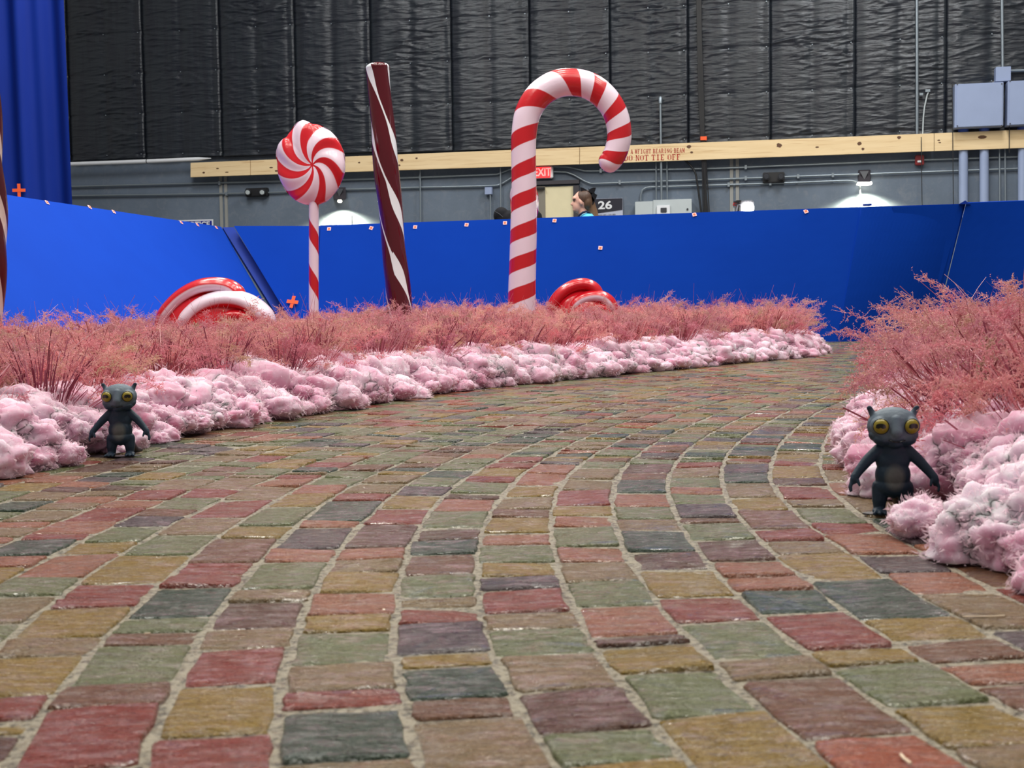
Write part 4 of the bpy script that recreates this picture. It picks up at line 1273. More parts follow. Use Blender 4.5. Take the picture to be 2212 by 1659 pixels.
GLY = {  # slab-serif stencil letters: boxes (x0, z0, x1, z1) or slanted strokes ('s', x0, z0, x1, z1, w) in a unit cell
 'N': [(0.0, 0, 0.3, 0.1), (0.08, 0, 0.22, 1), (0.0, 0.9, 0.25, 1), ('s', 0.2, 0.95, 0.8, 0.05, 0.2), (0.78, 0, 0.92, 1), (0.7, 0.9, 1, 1)],
 'O': [(0.0, 0.18, 0.24, 0.82), (0.76, 0.18, 1.0, 0.82), ('s', 0.12, 0.8, 0.42, 0.95, 0.14), ('s', 0.88, 0.8, 0.58, 0.95, 0.14), ('s', 0.12, 0.2, 0.42, 0.05, 0.14), ('s', 0.88, 0.2, 0.58, 0.05, 0.14)],
 'T': [(0.0, 0.88, 1, 1), (0.38, 0, 0.62, 0.84), (0.25, 0, 0.75, 0.1), (0.0, 0.7, 0.09, 0.9), (0.91, 0.7, 1.0, 0.9)],
 'A': [('s', 0.12, 0.05, 0.48, 1, 0.1), ('s', 0.82, 0.05, 0.5, 1, 0.24), (0.0, 0, 0.3, 0.1), (0.62, 0, 1, 0.1), (0.28, 0.3, 0.66, 0.4)],
 'W': [('s', 0.1, 1, 0.3, 0, 0.2), ('s', 0.3, 0, 0.5, 0.9, 0.09), ('s', 0.5, 1, 0.7, 0, 0.2), ('s', 0.7, 0, 0.92, 1, 0.09), (0.0, 0.9, 0.26, 1), (0.8, 0.9, 1, 1)],
 'E': [(0.1, 0, 0.36, 1), (0, 0, 0.9, 0.1), (0, 0.9, 0.9, 1), (0.42, 0.45, 0.66, 0.55), (0.8, 0, 0.9, 0.28), (0.8, 0.72, 0.9, 1)],
 'F': [(0.1, 0, 0.36, 1), (0, 0, 0.5, 0.1), (0, 0.9, 0.9, 1), (0.42, 0.45, 0.66, 0.55), (0.8, 0.72, 0.9, 1)],
 'I': [(0.36, 0, 0.64, 1), (0.2, 0, 0.8, 0.1), (0.2, 0.9, 0.8, 1)],
 'G': [(0.0, 0.18, 0.24, 0.82), ('s', 0.12, 0.8, 0.45, 0.96, 0.14), (0.45, 0.9, 0.85, 1), (0.8, 0.7, 0.9, 1), ('s', 0.12, 0.2, 0.45, 0.04, 0.14), (0.45, 0, 0.75, 0.1), (0.66, 0, 0.88, 0.42), (0.55, 0.36, 1, 0.45)],
 'H': [(0.08, 0, 0.32, 1), (0.68, 0, 0.92, 1), (0.36, 0.45, 0.64, 0.55), (0, 0, 0.4, 0.1), (0.6, 0, 1, 0.1), (0, 0.9, 0.4, 1), (0.6, 0.9, 1, 1)],
 'B': [(0.1, 0, 0.36, 1), (0, 0.9, 0.7, 1), (0, 0, 0.75, 0.1), (0.4, 0.46, 0.7, 0.55), (0.64, 0.56, 0.86, 0.92), (0.68, 0.07, 0.93, 0.46)],
 'R': [(0.1, 0, 0.36, 1), (0, 0.9, 0.7, 1), (0, 0, 0.48, 0.1), (0.4, 0.46, 0.68, 0.55), (0.62, 0.56, 0.86, 0.92), ('s', 0.6, 0.46, 0.85, 0.04, 0.22), (0.72, 0, 1, 0.1)],
 'M': [(0.08, 0, 0.18, 1), ('s', 0.2, 1, 0.5, 0.15, 0.2), ('s', 0.5, 0.15, 0.78, 1, 0.09), (0.74, 0, 0.96, 1), (0, 0, 0.28, 0.1), (0, 0.9, 0.3, 1), (0.68, 0, 1.02, 0.1), (0.74, 0.9, 1.04, 1)],
 'D': [(0.1, 0, 0.36, 1), (0, 0.9, 0.65, 1), (0, 0, 0.65, 0.1), (0.7, 0.2, 0.95, 0.8), ('s', 0.62, 0.95, 0.84, 0.78, 0.14), ('s', 0.62, 0.05, 0.84, 0.22, 0.14)]}
def lettering(text, x0, yb0, x1, yb1, hpx, parent, origin, mat, d=0.203):
    """letters laid on the beam between two picture points along their base line"""
    a, b = wall(x0, yb0, d), wall(x1, yb1, d)
    ex = (b - a); n = sum(0.55 if c == ' ' else 1.0 for c in text); cw = ex.length / n; ex.normalize()
    ez = Vector((0, 0, 1)); h = hpx * (a - O).length / F_PX
    mb = MB(); pos = 0.0
    for c in text:
        if c == ' ': pos += 0.55; continue
        for g in GLY[c]:
            if g[0] == 's':
                _, u0, v0, u1, v1, wv = g
                q_ = [(u0 - wv / 2, v0), (u0 + wv / 2, v0), (u1 + wv / 2, v1), (u1 - wv / 2, v1)]
            else:
                u0, v0, u1, v1 = g; q_ = [(u0, v0), (u1, v0), (u1, v1), (u0, v1)]
            P = [a + ex * (pos + 0.06 + u * 0.82) * cw + ez * v * h - origin for u, v in q_]
            mb.add(P + [p - WN * 0.002 for p in P], [(0, 1, 2, 3), (7, 6, 5, 4)])
        pos += 1.0
    return mb.build('stencilled_lettering', mat, parent)
lettering('NOT A WFIGHT BEARING BEAM', 1341, 333.0, 1479.5, 329.4, 9.3, t_beam, BO, M_INKRED)
lettering('DO NOT TIE OFF', 1348, 347.8, 1471, 345.0, 12.0, t_beam, BO, M_INKRED)

# ------------------------------------------------------------------ pipes and conduits on the wall
def pipe(name, px, r, mat, label, cat='conduit', d=0.04, n=8, straps=()):
    P = [wall(x, y, d) for x, y in px]
    o = MB().tube(P, r, n).build(name, mat, None, True)
    org = P[0].copy(); rebase(o, org)
    tag(o, label, cat)
    for s in straps:
        c = wall(s[0], s[1], d)
        q_ = MB().box(c - org, 0.03, 0.05, 0.055, MW).build('strap', mat, o)
    return o
def bend(P): return P
pipe('conduit', [(120, 404), (350, 398), (560, 393), (750, 388.5), (915, 383), (1040, 378), (1074, 376.5), (1086, 372), (1100, 366), (1140, 360), (1200, 360), (1226, 360.5), (1240, 363.5), (1262, 369), (1275, 369.5), (1560, 363.5), (1750, 355.5), (1950, 347), (2260, 337)], 0.014, M_STEEL,
     'upper long steel conduit running across the grey wall', straps=((475, 395.4), (908, 383), (1298, 369), (1611, 361.4)))
pipe('conduit', [(120, 423.5), (350, 420.5), (560, 417), (750, 409), (915, 404.5), (1040, 402), (1074, 400.5), (1086, 396), (1105, 384), (1140, 372), (1200, 371), (1224, 372), (1240, 378), (1262, 391), (1277, 396.8), (1560, 387), (1750, 380), (1950, 373), (2260, 362)], 0.014, M_STEEL,
     'lower long steel conduit dipping beside the exit sign', straps=((490, 418.6), (1339, 394.2), (1611, 385.4), (1724, 381.2), (1799, 378.6)))
pipe('conduit', [(1384, 434), (1384.5, 420), (1388, 410), (1395, 405.5), (1404, 404), (1560, 399.5), (1700, 395), (1830, 390), (1842, 390.5), (1850, 393)], 0.014, M_STEEL,
     'short third conduit from grey electrical box to the wall lamp', straps=((1574, 399), (1664, 396)))
for x, y0, y1, lab in ((907.5, 356, 490, 'thin vertical conduit right of the dark twisted stick'), (1081, 350, 478, 'thin vertical conduit left of the candy cane shaft'),
                       (1417, 335, 431, 'left one of three thin conduits above the electrical box'), (1440.5, 335, 430, 'right one of three thin conduits above the electrical box'),
                       (1059, 420, 478, 'short conduit below the small blue-grey box'), (1857.5, 396, 460, 'thin conduit dropping from the wall lamp'), (2159, 315, 450, 'left of two slim vertical conduits at far right'), (2171, 315, 450, 'right of two slim vertical conduits at far right')):
    pipe('conduit', [(x, y0), (x + 0.8, y1)], 0.011, M_STEEL, lab, d=0.075)
pipe('conduit', [(1426.5, 222), (1427.5, 300), (1429, 432)], 0.016, M_STEEL, 'middle conduit above electrical box, rising in front of the quilt', d=0.155)
o = MB().tube([wall(1426.5, 208, 0.155), wall(1426.5, 212, 0.155), wall(1426.5, 224, 0.155)], [0.012, 0.028, 0.026], 10).build('conduit_fitting', M_STEEL, None, True)
rebase(o, wall(1426.5, 224, 0.155)); tag(o, 'rounded steel fitting on top of the middle conduit', 'conduit fitting')
pipe('conduit', [(1980.5, -60), (1981, 150), (1981, 300)], 0.020, M_STEEL, 'tall bright steel conduit up the quilt near the right', d=0.16, n=10)
pipe('conduit', [(2164, -60), (2166, 150)], 0.020, M_STEEL, 'steel conduit dropping into the small box above the cabinets', d=0.16, n=10)
pipe('conduit', [(2180, 153), (2270, 150)], 0.018, M_STEEL, 'horizontal steel conduit running right from the small box', d=0.16, n=10)
pipe('cable', [(2007, 196), (2003, 205), (1997, 232), (1994.5, 255), (1993, 295)], 0.010, M_BOXW, 'pale cable hanging beside the tall bright conduit', 'cable', d=0.155)
o = MB().box(wall(2004, 196, 0.16), 0.06, 0.03, 0.035, MW).box(wall(1990, 203.5, 0.16), 0.045, 0.03, 0.03, MW).build('cable_bracket', M_STEEL)
rebase(o, wall(2004, 196, 0.16)); tag(o, 'small steel bracket holding the pale hanging cable', 'bracket')
pipe('white_pipe', [(140, 355), (318, 348.5), (428, 343.5), (456, 342)], [0.030, 0.030, 0.028, 0.004], M_WHITE, 'white plastic pipe along the bottom of the quilts', 'pipe', d=0.20, n=14)
o = MB().tube([wall(317, 348.5, 0.20), wall(318.6, 348.4, 0.20)], 0.0315, 14).build('pipe_band', M_BLACK); rebase(o, wall(317, 348.5, 0.20)); tag(o, 'thin black band around the white pipe', 'band')
for x, lab in ((2081, 'leftmost of the three thick pipes below the grey cabinets'), (2126, 'middle one of the three thick pipes below the cabinets'), (2209, 'rightmost thick pipe, cut by the right picture edge')):
    P = [wall(x, 268, 0.12), wall(x, 470, 0.12)]
    t = empty('thick_pipe', P[1])
    MB().tube([p - P[1] for p in P], 0.058, 18).build('pipe_body', M_STEEL if 0 else M_CASE, t, True)
    q_ = wall(x, 276, 0.12) - P[1]; q2 = wall(x, 286, 0.12) - P[1]
    MB().tube([q_, q2], 0.066, 18).build('collar', plain('blue_collar_' + str(x), srgb(70, 100, 190), 0.4), t, True)
    tag(t, lab, 'pipe')
# black cable bundle with orange tape
rc = random.Random(12)
t = empty('cable_bundle', wall(1520, 470, 0.155))
for i in range(6):
    o_ = (i - 2.5) * 1.9
    P = [wall(1509 + o_, -50, 0.17), wall(1511 + o_ * 0.9, 80, 0.17), wall(1514 + o_ * 1.05, 190, 0.17), wall(1518 + o_ * 0.8, 300, 0.17), wall(1521 + o_ * 0.9, 350, 0.15), wall(1524 + o_ * 1.2 + rc.uniform(-2, 2), 410, 0.13), wall(1526 + o_ * 1.5, 475, 0.13)]
    MB().tube([p - t.location for p in catmull(P, 3)], 0.0085, 6).build('cable', M_BLACK, t, True)
MB().box(wall(1520, 299, 0.175) - t.location, 0.085, 0.05, 0.05, MW).build('orange_tape_wrap', M_ORANGE, t)
tag(t, 'bundle of black cables hanging down the quilt, wrapped with orange tape', 'cable')
o = MB().tube([p for p in catmull([wall(1478, 345, 0.1), wall(1492, 358, 0.1), wall(1502, 374, 0.1), wall(1506, 395, 0.1), wall(1511, 430, 0.1), wall(1517, 475, 0.1)], 4)], 0.014, 8).build('cable', M_BLACK, None, True)
rebase(o, wall(1517, 475, 0.1)); tag(o, 'single thick black cable curving down from under the beam', 'cable')
for x0, y0, x1, y1, lab in ((1990, 296, 1992, 455, 'thin black cord crossing the beam by the fire alarm'), (2057, 180, 2059.5, 450, 'thin black cord crossing beam at the cabinet edge'), (2181, 146, 2180, 330, 'thin black cord crossing the beam at far right')):
    o = MB().tube([wall(x0, y0, 0.24), wall(x1, y1, 0.24)], 0.0055, 6).build('cord', M_BLACK); rebase(o, wall(x1, y1, 0.24)); tag(o, lab, 'cord')

# ------------------------------------------------------------------ boxes, signs, lamps
def wbox(name, x0, y0, x1, y1, dep, mat, parent=None, org=None, back=0.0, bevel=0.004):
    a, b = wall(x0, y1, back + dep), wall(x1, y0, back + dep)
    c = (a + b) / 2 - WN * dep / 2
    wv = abs(wu(b) - wu(a)); h = b.z - a.z
    o = MB().box(c - (org or Vector()), wv, dep, h, MW).build(name, mat, parent, False, bevel)
    if parent is None and org is None: rebase(o, Vector((c.x, c.y, a.z)))
    return o
def wthing(name, x, y, d=0.0): return empty(name, wall(x, y, d))
# grey cabinets at the upper right
for x0, y0, x1, y1, lab in ((2062, 177, 2168, 276, 'big blue-grey electrical cabinet left of the pair above the beam'), (2176, 170, 2290, 271, 'blue-grey electrical cabinet cut by the right picture edge')):
    t = wthing('electrical_cabinet', (x0 + x1) / 2, y1, 0.12)
    wbox('cabinet_body', x0, y0, x1, y1, 0.22, M_CASE, t, t.location, 0.12)
    wbox('cover', x0 + 4, y0 + 1, x1 - 2, y1 - 1, 0.012, M_CASE, t, t.location, 0.345)
    mb = MB()
    for sx, sy in ((x0 + 6, y0 + 5), (x1 - 4, y0 + 4), (x0 + 6, y1 - 4), (x1 - 4, y1 - 5)): mb.box(wall(sx, sy, 0.36) - t.location, 0.014, 0.008, 0.014, MW)
    mb.build('screws', M_DKGREY, t)
    tag(t, lab, 'cabinet')
o = wbox('junction_box', 2151, 143, 2184, 176, 0.14, M_CASE, None, None, 0.12); tag(o, 'small square junction box perched above the two grey cabinets', 'box')
o = wbox('junction_box', 1047, 404, 1062, 420, 0.08, M_CASE, None, None, 0.02); tag(o, 'tiny blue-grey junction box left of the candy cane shaft', 'box')
# electrical box with controller
t = wthing('electrical_box', 1432, 475)
wbox('box_body', 1372, 432, 1493, 480, 0.16, M_BOXW, t, t.location, 0.01)
wbox('box_lid', 1411, 429.5, 1494, 479, 0.015, M_BOXW, t, t.location, 0.172)
c_ = wbox('controller', 1419, 443, 1447, 470, 0.04, M_WHITE, t, t.location, 0.19)
s_ = wbox('screen', 1427, 448.5, 1440, 459, 0.01, M_DKGREY, None, t.location, 0.232); s_.parent = c_
MB().tube([wall(1485, 452, 0.19) - t.location, wall(1485, 452, 0.2) - t.location], 0.014, 12).build('lock', M_DKGREY, t)
tag(t, 'pale grey electrical box with a small controller on the wall', 'electrical box')
# fire alarm
t = wthing('fire_alarm', 1986, 357)
wbox('alarm_body', 1977, 334, 1996.5, 357, 0.07, M_REDBOX, t, t.location, 0.02, 0.01)
wbox('alarm_lens', 1982, 346, 1990, 351, 0.012, M_WHITE, t, t.location, 0.092)
tag(t, 'red fire alarm box below the beam near the right', 'alarm')
# emergency lights
for x0, y0, x1, y1, gm, lab in ((530, 405, 577, 425, M_BOXW, 'black twin-head emergency light left of the lollipop'), (1647.5, 371, 1695, 395, M_DKGREY, 'black twin-head emergency light right of the cable bundle')):
    t = wthing('emergency_light', (x0 + x1) / 2, y1)
    wbox('housing', x0, y0, x1, y1, 0.08, M_BLACK, t, t.location, 0.01, 0.01)
    for cx in (x0 + 8, x1 - 8):
        c = wall(cx, y0 + 8.5, 0.11) - t.location
        l_ = MB().tube([c, c + WN * 0.03 - Vector((0, 0, 0.01)), c + WN * 0.055 - Vector((0, 0, 0.018))], [0.03, 0.045, 0.047], 16).build('lamp_head', M_DKGREY, t, True)
        MB().tube([c + WN * 0.056 - Vector((0, 0, 0.018)), c + WN * 0.062 - Vector((0, 0, 0.019))], [0.036, 0.030], 16).build('lens', gm, l_)
    tag(t, lab, 'emergency light')
# exit sign
t = wthing('exit_sign', 1170, 386)
wbox('housing', 1148, 359, 1194, 386, 0.07, M_WHITE, t, t.location, 0.03, 0.012)
wbox('red_face', 1155, 360.5, 1188.5, 384.5, 0.008, emit('exit_red', (1.0, 0.03, 0.035, 1), 1.1), t, t.location, 0.102)
def text(txt, x, y, hpx, mat, parent, d, bold=0.0, sx=1.0, rot=0.0, name='lettering', shear=0):
    c = bpy.data.curves.new(name, 'FONT'); c.body = txt; c.align_x = 'CENTER'; c.align_y = 'CENTER'
    p = wall(x, y, d); h = hpx * (p - O).length / F_PX
    c.size = h / 0.72; c.offset = bold * h; c.extrude = 0.002; c.shear = shear
    o_ = bpy.data.objects.new(name, c); COL.objects.link(o_); c.materials.append(mat)
    M = Matrix((WU, Vector((0, 0, 1)), WN)).transposed()
    o_.matrix_world = Matrix.Translation(p) @ M.to_4x4() @ Matrix.Rotation(rot, 4, 'Z') @ Matrix.Diagonal((sx, 1, 1, 1))
    bpy.context.view_layer.update()
    me_ = bpy.data.meshes.new_from_object(o_.evaluated_get(bpy.context.evaluated_depsgraph_get())); mw0 = o_.matrix_world.copy()
    bpy.data.objects.remove(o_); o_ = link(name, me_); o_.matrix_world = mw0
    if parent:
        mw = mw0; o_.parent = parent; o_.matrix_parent_inverse = Matrix.Identity(4); o_.matrix_basis = Matrix.Translation(-parent.location) @ mw
    return o_
text('EXIT', 1171.5, 372.5, 17, emit('exit_pink', (1.0, 0.35, 0.33, 1), 1.0), t, 0.112, 0.03, 0.78)
tag(t, 'lit red exit sign above the door, partly behind the candy cane', 'exit sign')
# door
dr = wthing('door_1', 1190, 480); tag(dr, kind='structure')
def wq(name, pts, dep, mat, parent, back):
    P = [wall(x, y, back + dep) - parent.location for x, y in pts]
    mb = MB(); quadbox(mb, P, WN, dep); return mb.build(name, mat, parent)
pz = wall(1190, 660, 0).z
wbox('door_frame', 1110, 388, 1250.5, 401, 0.09, M_FRAME, dr, dr.location, 0.0, 0)
wbox('door_frame', 1241, 400, 1250.5, 705, 0.09, M_FRAME, dr, dr.location, 0.0, 0)
wbox('door_frame', 1110, 400, 1118, 705, 0.09, M_FRAME, dr, dr.location, 0.0, 0)
wbox('door_leaf', 1178, 402, 1241, 705, 0.04, M_CREAM, dr, dr.location, 0.005, 0)
wbox('door_leaf', 1118, 402, 1177.5, 705, 0.05, M_DGREY, dr, dr.location, 0.005, 0)
wbox('light_trim', 1178, 401, 1240.5, 403, 0.052, M_WHITE, dr, dr.location, 0.005, 0)
wbox('door_closer', 1150, 404, 1175.5, 408, 0.07, M_BLACK, dr, dr.location, 0.055, 0)
# stage sign
t = wthing('stage_sign', 1310, 466)
wbox('backing', 1268, 427.5, 1345, 485, 0.015, M_SIGNG, t, t.location, 0.02, 0)
P = [wall(x, y, 0.042) - t.location for x, y in ((1269, 463.5), (1344.5, 453), (1344.5, 428), (1269, 430.5))]
mb = MB(); quadbox(mb, P, WN, 0.006); mb.build('dark_field', M_SIGNB, t)
text('26', 1307, 444, 16.5, M_WHITE, t, 0.046, 0.035, 1.32)
text('STAGE', 1283, 443, 3.0, M_WHITE, t, 0.046, 0.02, 1.0, PI / 2)
text("(SIZE: 204' x 114' x 50')", 1311, 464, 2.2, M_SIGNB, t, 0.046, 0.01, 1.25, 0.03)
tag(t, 'navy and lilac wall sign with a large white 26', 'sign')
# notice sign
t = wthing('notice_sign', 425, 510)
wbox('white_border', 386, 473.5, 460, 520, 0.012, M_WHITE, t, t.location, 0.02, 0)
wbox('blue_field', 389, 476.5, 457, 494, 0.006, M_SIGNBLUE, t, t.location, 0.034, 0)
text('NOTICE', 425, 485.5, 11, M_WHITE, t, 0.046, 0.04, 1.05)
tag(t, 'blue and white NOTICE sign peeking over the left blue panel', 'sign')
# paper notice under the first wall lamp
t = wbox('paper_notice', 729, 463, 759, 505, 0.006, M_WHITE, None, None, 0.01, 0); tag(t, 'white paper notice on the lit wall right of the lollipop', 'notice')
# wall lamps
def wall_lamp(x, y, label, energy, lens_w=29, body=True):
    t = wthing('wall_lamp', x, y)
    if body:
        a = [wall(x - 14, y - 36, 0.02), wall(x + 14, y - 37, 0.02), wall(x + 14, y - 11, 0.02), wall(x - 14, y - 10, 0.02)]
        b = [wall(x - 9, y - 35, 0.05), wall(x + 9, y - 35, 0.05), wall(x + 13, y - 10, 0.24), wall(x - 13, y - 10, 0.24)]
        vs = [p - t.location for p in a + b]
        MB().add(vs, [(0, 1, 2, 3), (7, 6, 5, 4), (0, 4, 5, 1), (1, 5, 6, 2), (2, 6, 7, 3), (3, 7, 4, 0)]).build('shade', M_FRAME, t, False, 0.006)
        c = wall(x, y - 30, 0.16) - t.location
        MB().add([c + WU * -0.055 + Vector((0, 0, 0.02)), c + WU * 0.055 + Vector((0, 0, 0.02)), c + Vector((0, 0, -0.10)) + WN * 0.035, c + WU * -0.055 - WN * 0.02 + Vector((0, 0, 0.02)), c + WU * 0.055 - WN * 0.02 + Vector((0, 0, 0.02)), c + Vector((0, 0, -0.10))], [(0, 2, 1), (3, 4, 5), (0, 1, 4, 3), (1, 2, 5, 4), (2, 0, 3, 5)]).build('front_plate', M_DKGREY, t)
    c = wall(x, y - 7, 0.13) - t.location
    vs = []
    for k, (sx, sz) in enumerate(((lens_w * 0.0030, 0.015), (lens_w * 0.0034, -0.012), (lens_w * 0.0022, -0.026))):
        for ix, iy in ((-1, -1), (1, -1), (1, 1), (-1, 1)):
            vs.append(c + WU * ix * sx - WN * iy * 0.09 * (sx / 0.09) * 0.8 + Vector((0, 0, sz)))
    MB().add(vs, [(3, 2, 1, 0), (8, 9, 10, 11)] + [(k * 4 + i, k * 4 + (i + 1) % 4, (k + 1) * 4 + (i + 1) % 4, (k + 1) * 4 + i) for k in (0, 1) for i in range(4)]).build('lens', emit('warm_lens', (1.0, 0.93, 0.75, 1), 9.0), t)
    l = bpy.data.lights.new('lamp_glow', 'SPOT'); l.energy = energy; l.color = (1.0, 0.95, 0.66); l.spot_size = math.radians(150); l.spot_blend = 0.35; l.shadow_soft_size = 0.04
    lo = bpy.data.objects.new('lamp_glow', l); COL.objects.link(lo); lo.parent = t
    lo.location = c + WN * 0.03 - Vector((0, 0, 0.06)); lo.rotation_euler = (math.radians(-14), 0, math.atan2(WU.y, WU.x))
    tag(t, label, 'lamp')
wall_lamp(1867, 403, 'dark wedge-shaped wall lamp shining down the wall at right', 210)
wall_lamp(734, 441, 'wall lamp lighting the wall, mostly hidden behind the lollipop', 200, 8)
# work light behind the panels
YL = 13.0
c = at(1617, 449, YL)
t = empty('work_light', (c.x, YL, 0))
MB().tube([Vector((0, 0.06, 0)), Vector((0, 0.06, c.z - 0.05))], 0.02, 10).build('stand', M_BLACK, t, True)
MB().box(Vector((-0.02, 0.05, c.z + 0.01)), 0.15, 0.12, 0.13).build('lamp_housing', M_BLACK, t, False, 0.01)
MB().tube([Vector((0, -0.012, c.z)), Vector((0, -0.03, c.z))], [0.055, 0.045], 24).build('bright_lens', emit('white_lens', (1, 0.98, 1.0, 1), 40.0), t)
MB().box(Vector((-0.11, 0.0, c.z + 0.035)), 0.07, 0.03, 0.012, Matrix.Rotation(0.1, 3, 'Y')).box(Vector((-0.13, 0, c.z - 0.03)), 0.018, 0.02, 0.14, Matrix.Rotation(0.25, 3, 'Y')).build('barn_door', M_DKGREY, t)
l = bpy.data.lights.new('work_glow', 'SPOT'); l.energy = 60; l.spot_size = math.radians(110); l.shadow_soft_size = 0.06
lo = bpy.data.objects.new('work_glow', l); COL.objects.link(lo); lo.parent = t; lo.location = (0, -0.05, c.z); lo.rotation_euler = (math.radians(78), 0, 0)
tag(t, 'dazzling white work light shining just above the blue screen', 'work light')
c2 = at(1586, 442, 13.1)
t = empty('camera_rig', (c2.x, 13.1, 0))
MB().tube([Vector((0, 0, 0)), Vector((0, 0, c2.z - 0.03))], 0.012, 8).build('pole', M_BOXW, t, True)
MB().box(Vector((0.02, 0, c2.z + 0.01)), 0.05, 0.06, 0.045).box(Vector((0.05, 0.02, c2.z + 0.03)), 0.05, 0.05, 0.03).box(Vector((0.05, 0.02, c2.z - 0.035)), 0.022, 0.02, 0.13, Matrix.Rotation(0.3, 3, 'Y')).build('clamp_head', M_BLACK, t)
MB().box(Vector((0.0, -0.032, c2.z)), 0.036, 0.012, 0.03, Matrix.Rotation(0.3, 3, 'Y')).build('red_knob', M_REDBOX, t)
tag(t, 'black and red clamp head on a pale pole left of the work light', 'clamp stand')

# ------------------------------------------------------------------ smooth bodies from merged volumes
def blob(name, prims, voxel, mat, parent=None, smooth_it=6):
    """prims: ('e', centre, radii, euler) ellipsoids or ('c', p0, r0, p1, r1) tapered limbs; merged into one continuous skin"""
    bm = bmesh.new()
    for p in prims:
        if p[0] == 'e':
            _, c, r, eu = p
            M = Matrix.Translation(c) @ (Matrix.Rotation(eu[2], 4, 'Z') @ Matrix.Rotation(eu[1], 4, 'Y') @ Matrix.Rotation(eu[0], 4, 'X')) @ Matrix.Diagonal((*r, 1))
            bmesh.ops.create_icosphere(bm, subdivisions=3, radius=1, matrix=M)
        else:
            _, a, ra, b, rb = p
            a, b = Vector(a), Vector(b)
            for j in range(9):
                f = j / 8
                bmesh.ops.create_icosphere(bm, subdivisions=2, radius=ra + (rb - ra) * f, matrix=Matrix.Translation(a.lerp(b, f)))
    me = bpy.data.meshes.new(name); bm.to_mesh(me); bm.free()
    o = bpy.data.objects.new(name, me); COL.objects.link(o)
    md = o.modifiers.new('r', 'REMESH'); md.mode = 'VOXEL'; md.voxel_size = voxel; md.use_smooth_shade = True
    sm = o.modifiers.new('s', 'SMOOTH'); sm.iterations = smooth_it; sm.factor = 0.6
    dg = bpy.context.evaluated_depsgraph_get()
    me2 = bpy.data.meshes.new_from_object(o.evaluated_get(dg))
    me2.name = name
    bpy.data.objects.remove(o)
    me2.materials.clear()
    return link(name, me2, mat, parent)

# figurines, 17 cm tall
q = N('figurine_paint', 0.55, srgb(44, 58, 74), 0.35)
v = q.coord('Object')
def spheremask(q, c, r, lo, hi):
    n = q.node('ShaderNodeVectorMath', 0, {'operation': 'SUBTRACT'}, i0=v, i1=c)
    d = q.node('ShaderNodeVectorMath', 0, {'operation': 'DIVIDE'}, i0=n, i1=r)
    l = q.node('ShaderNodeVectorMath', 1, {'operation': 'LENGTH'}, i0=d)
    return q.ramp(l, [(lo, (1, 1, 1)), (hi, (0, 0, 0))])
body_c = q.mix(q.noise(v, 60, 4), srgb(22, 42, 60), srgb(38, 58, 76))
body_c = q.mix(spheremask(q, (0, -0.03, 0.060), (0.020, 0.03, 0.026), 0.6, 1.0), body_c, srgb(96, 100, 98))
body_c = q.mix(spheremask(q, (0, -0.02, 0.146), (0.052, 0.06, 0.032), 0.75, 1.0), body_c, q.mix(q.noise(v, 45, 3), srgb(74, 94, 114), srgb(104, 114, 122)))
q.col(body_c)
q.nor(q.bump(q.noise(v, 260, 3), 0.25, 0.002))
M_FIG = q.m
M_EYE = plain('olive_yellow_eye', srgb(140, 126, 34), 0.3, mottled=0.15)
M_PUPIL = plain('eye_black', (0.004, 0.003, 0.003, 1), 0.2)
M_TAIL = plain('dark_plum_tail', srgb(44, 26, 36), 0.6)
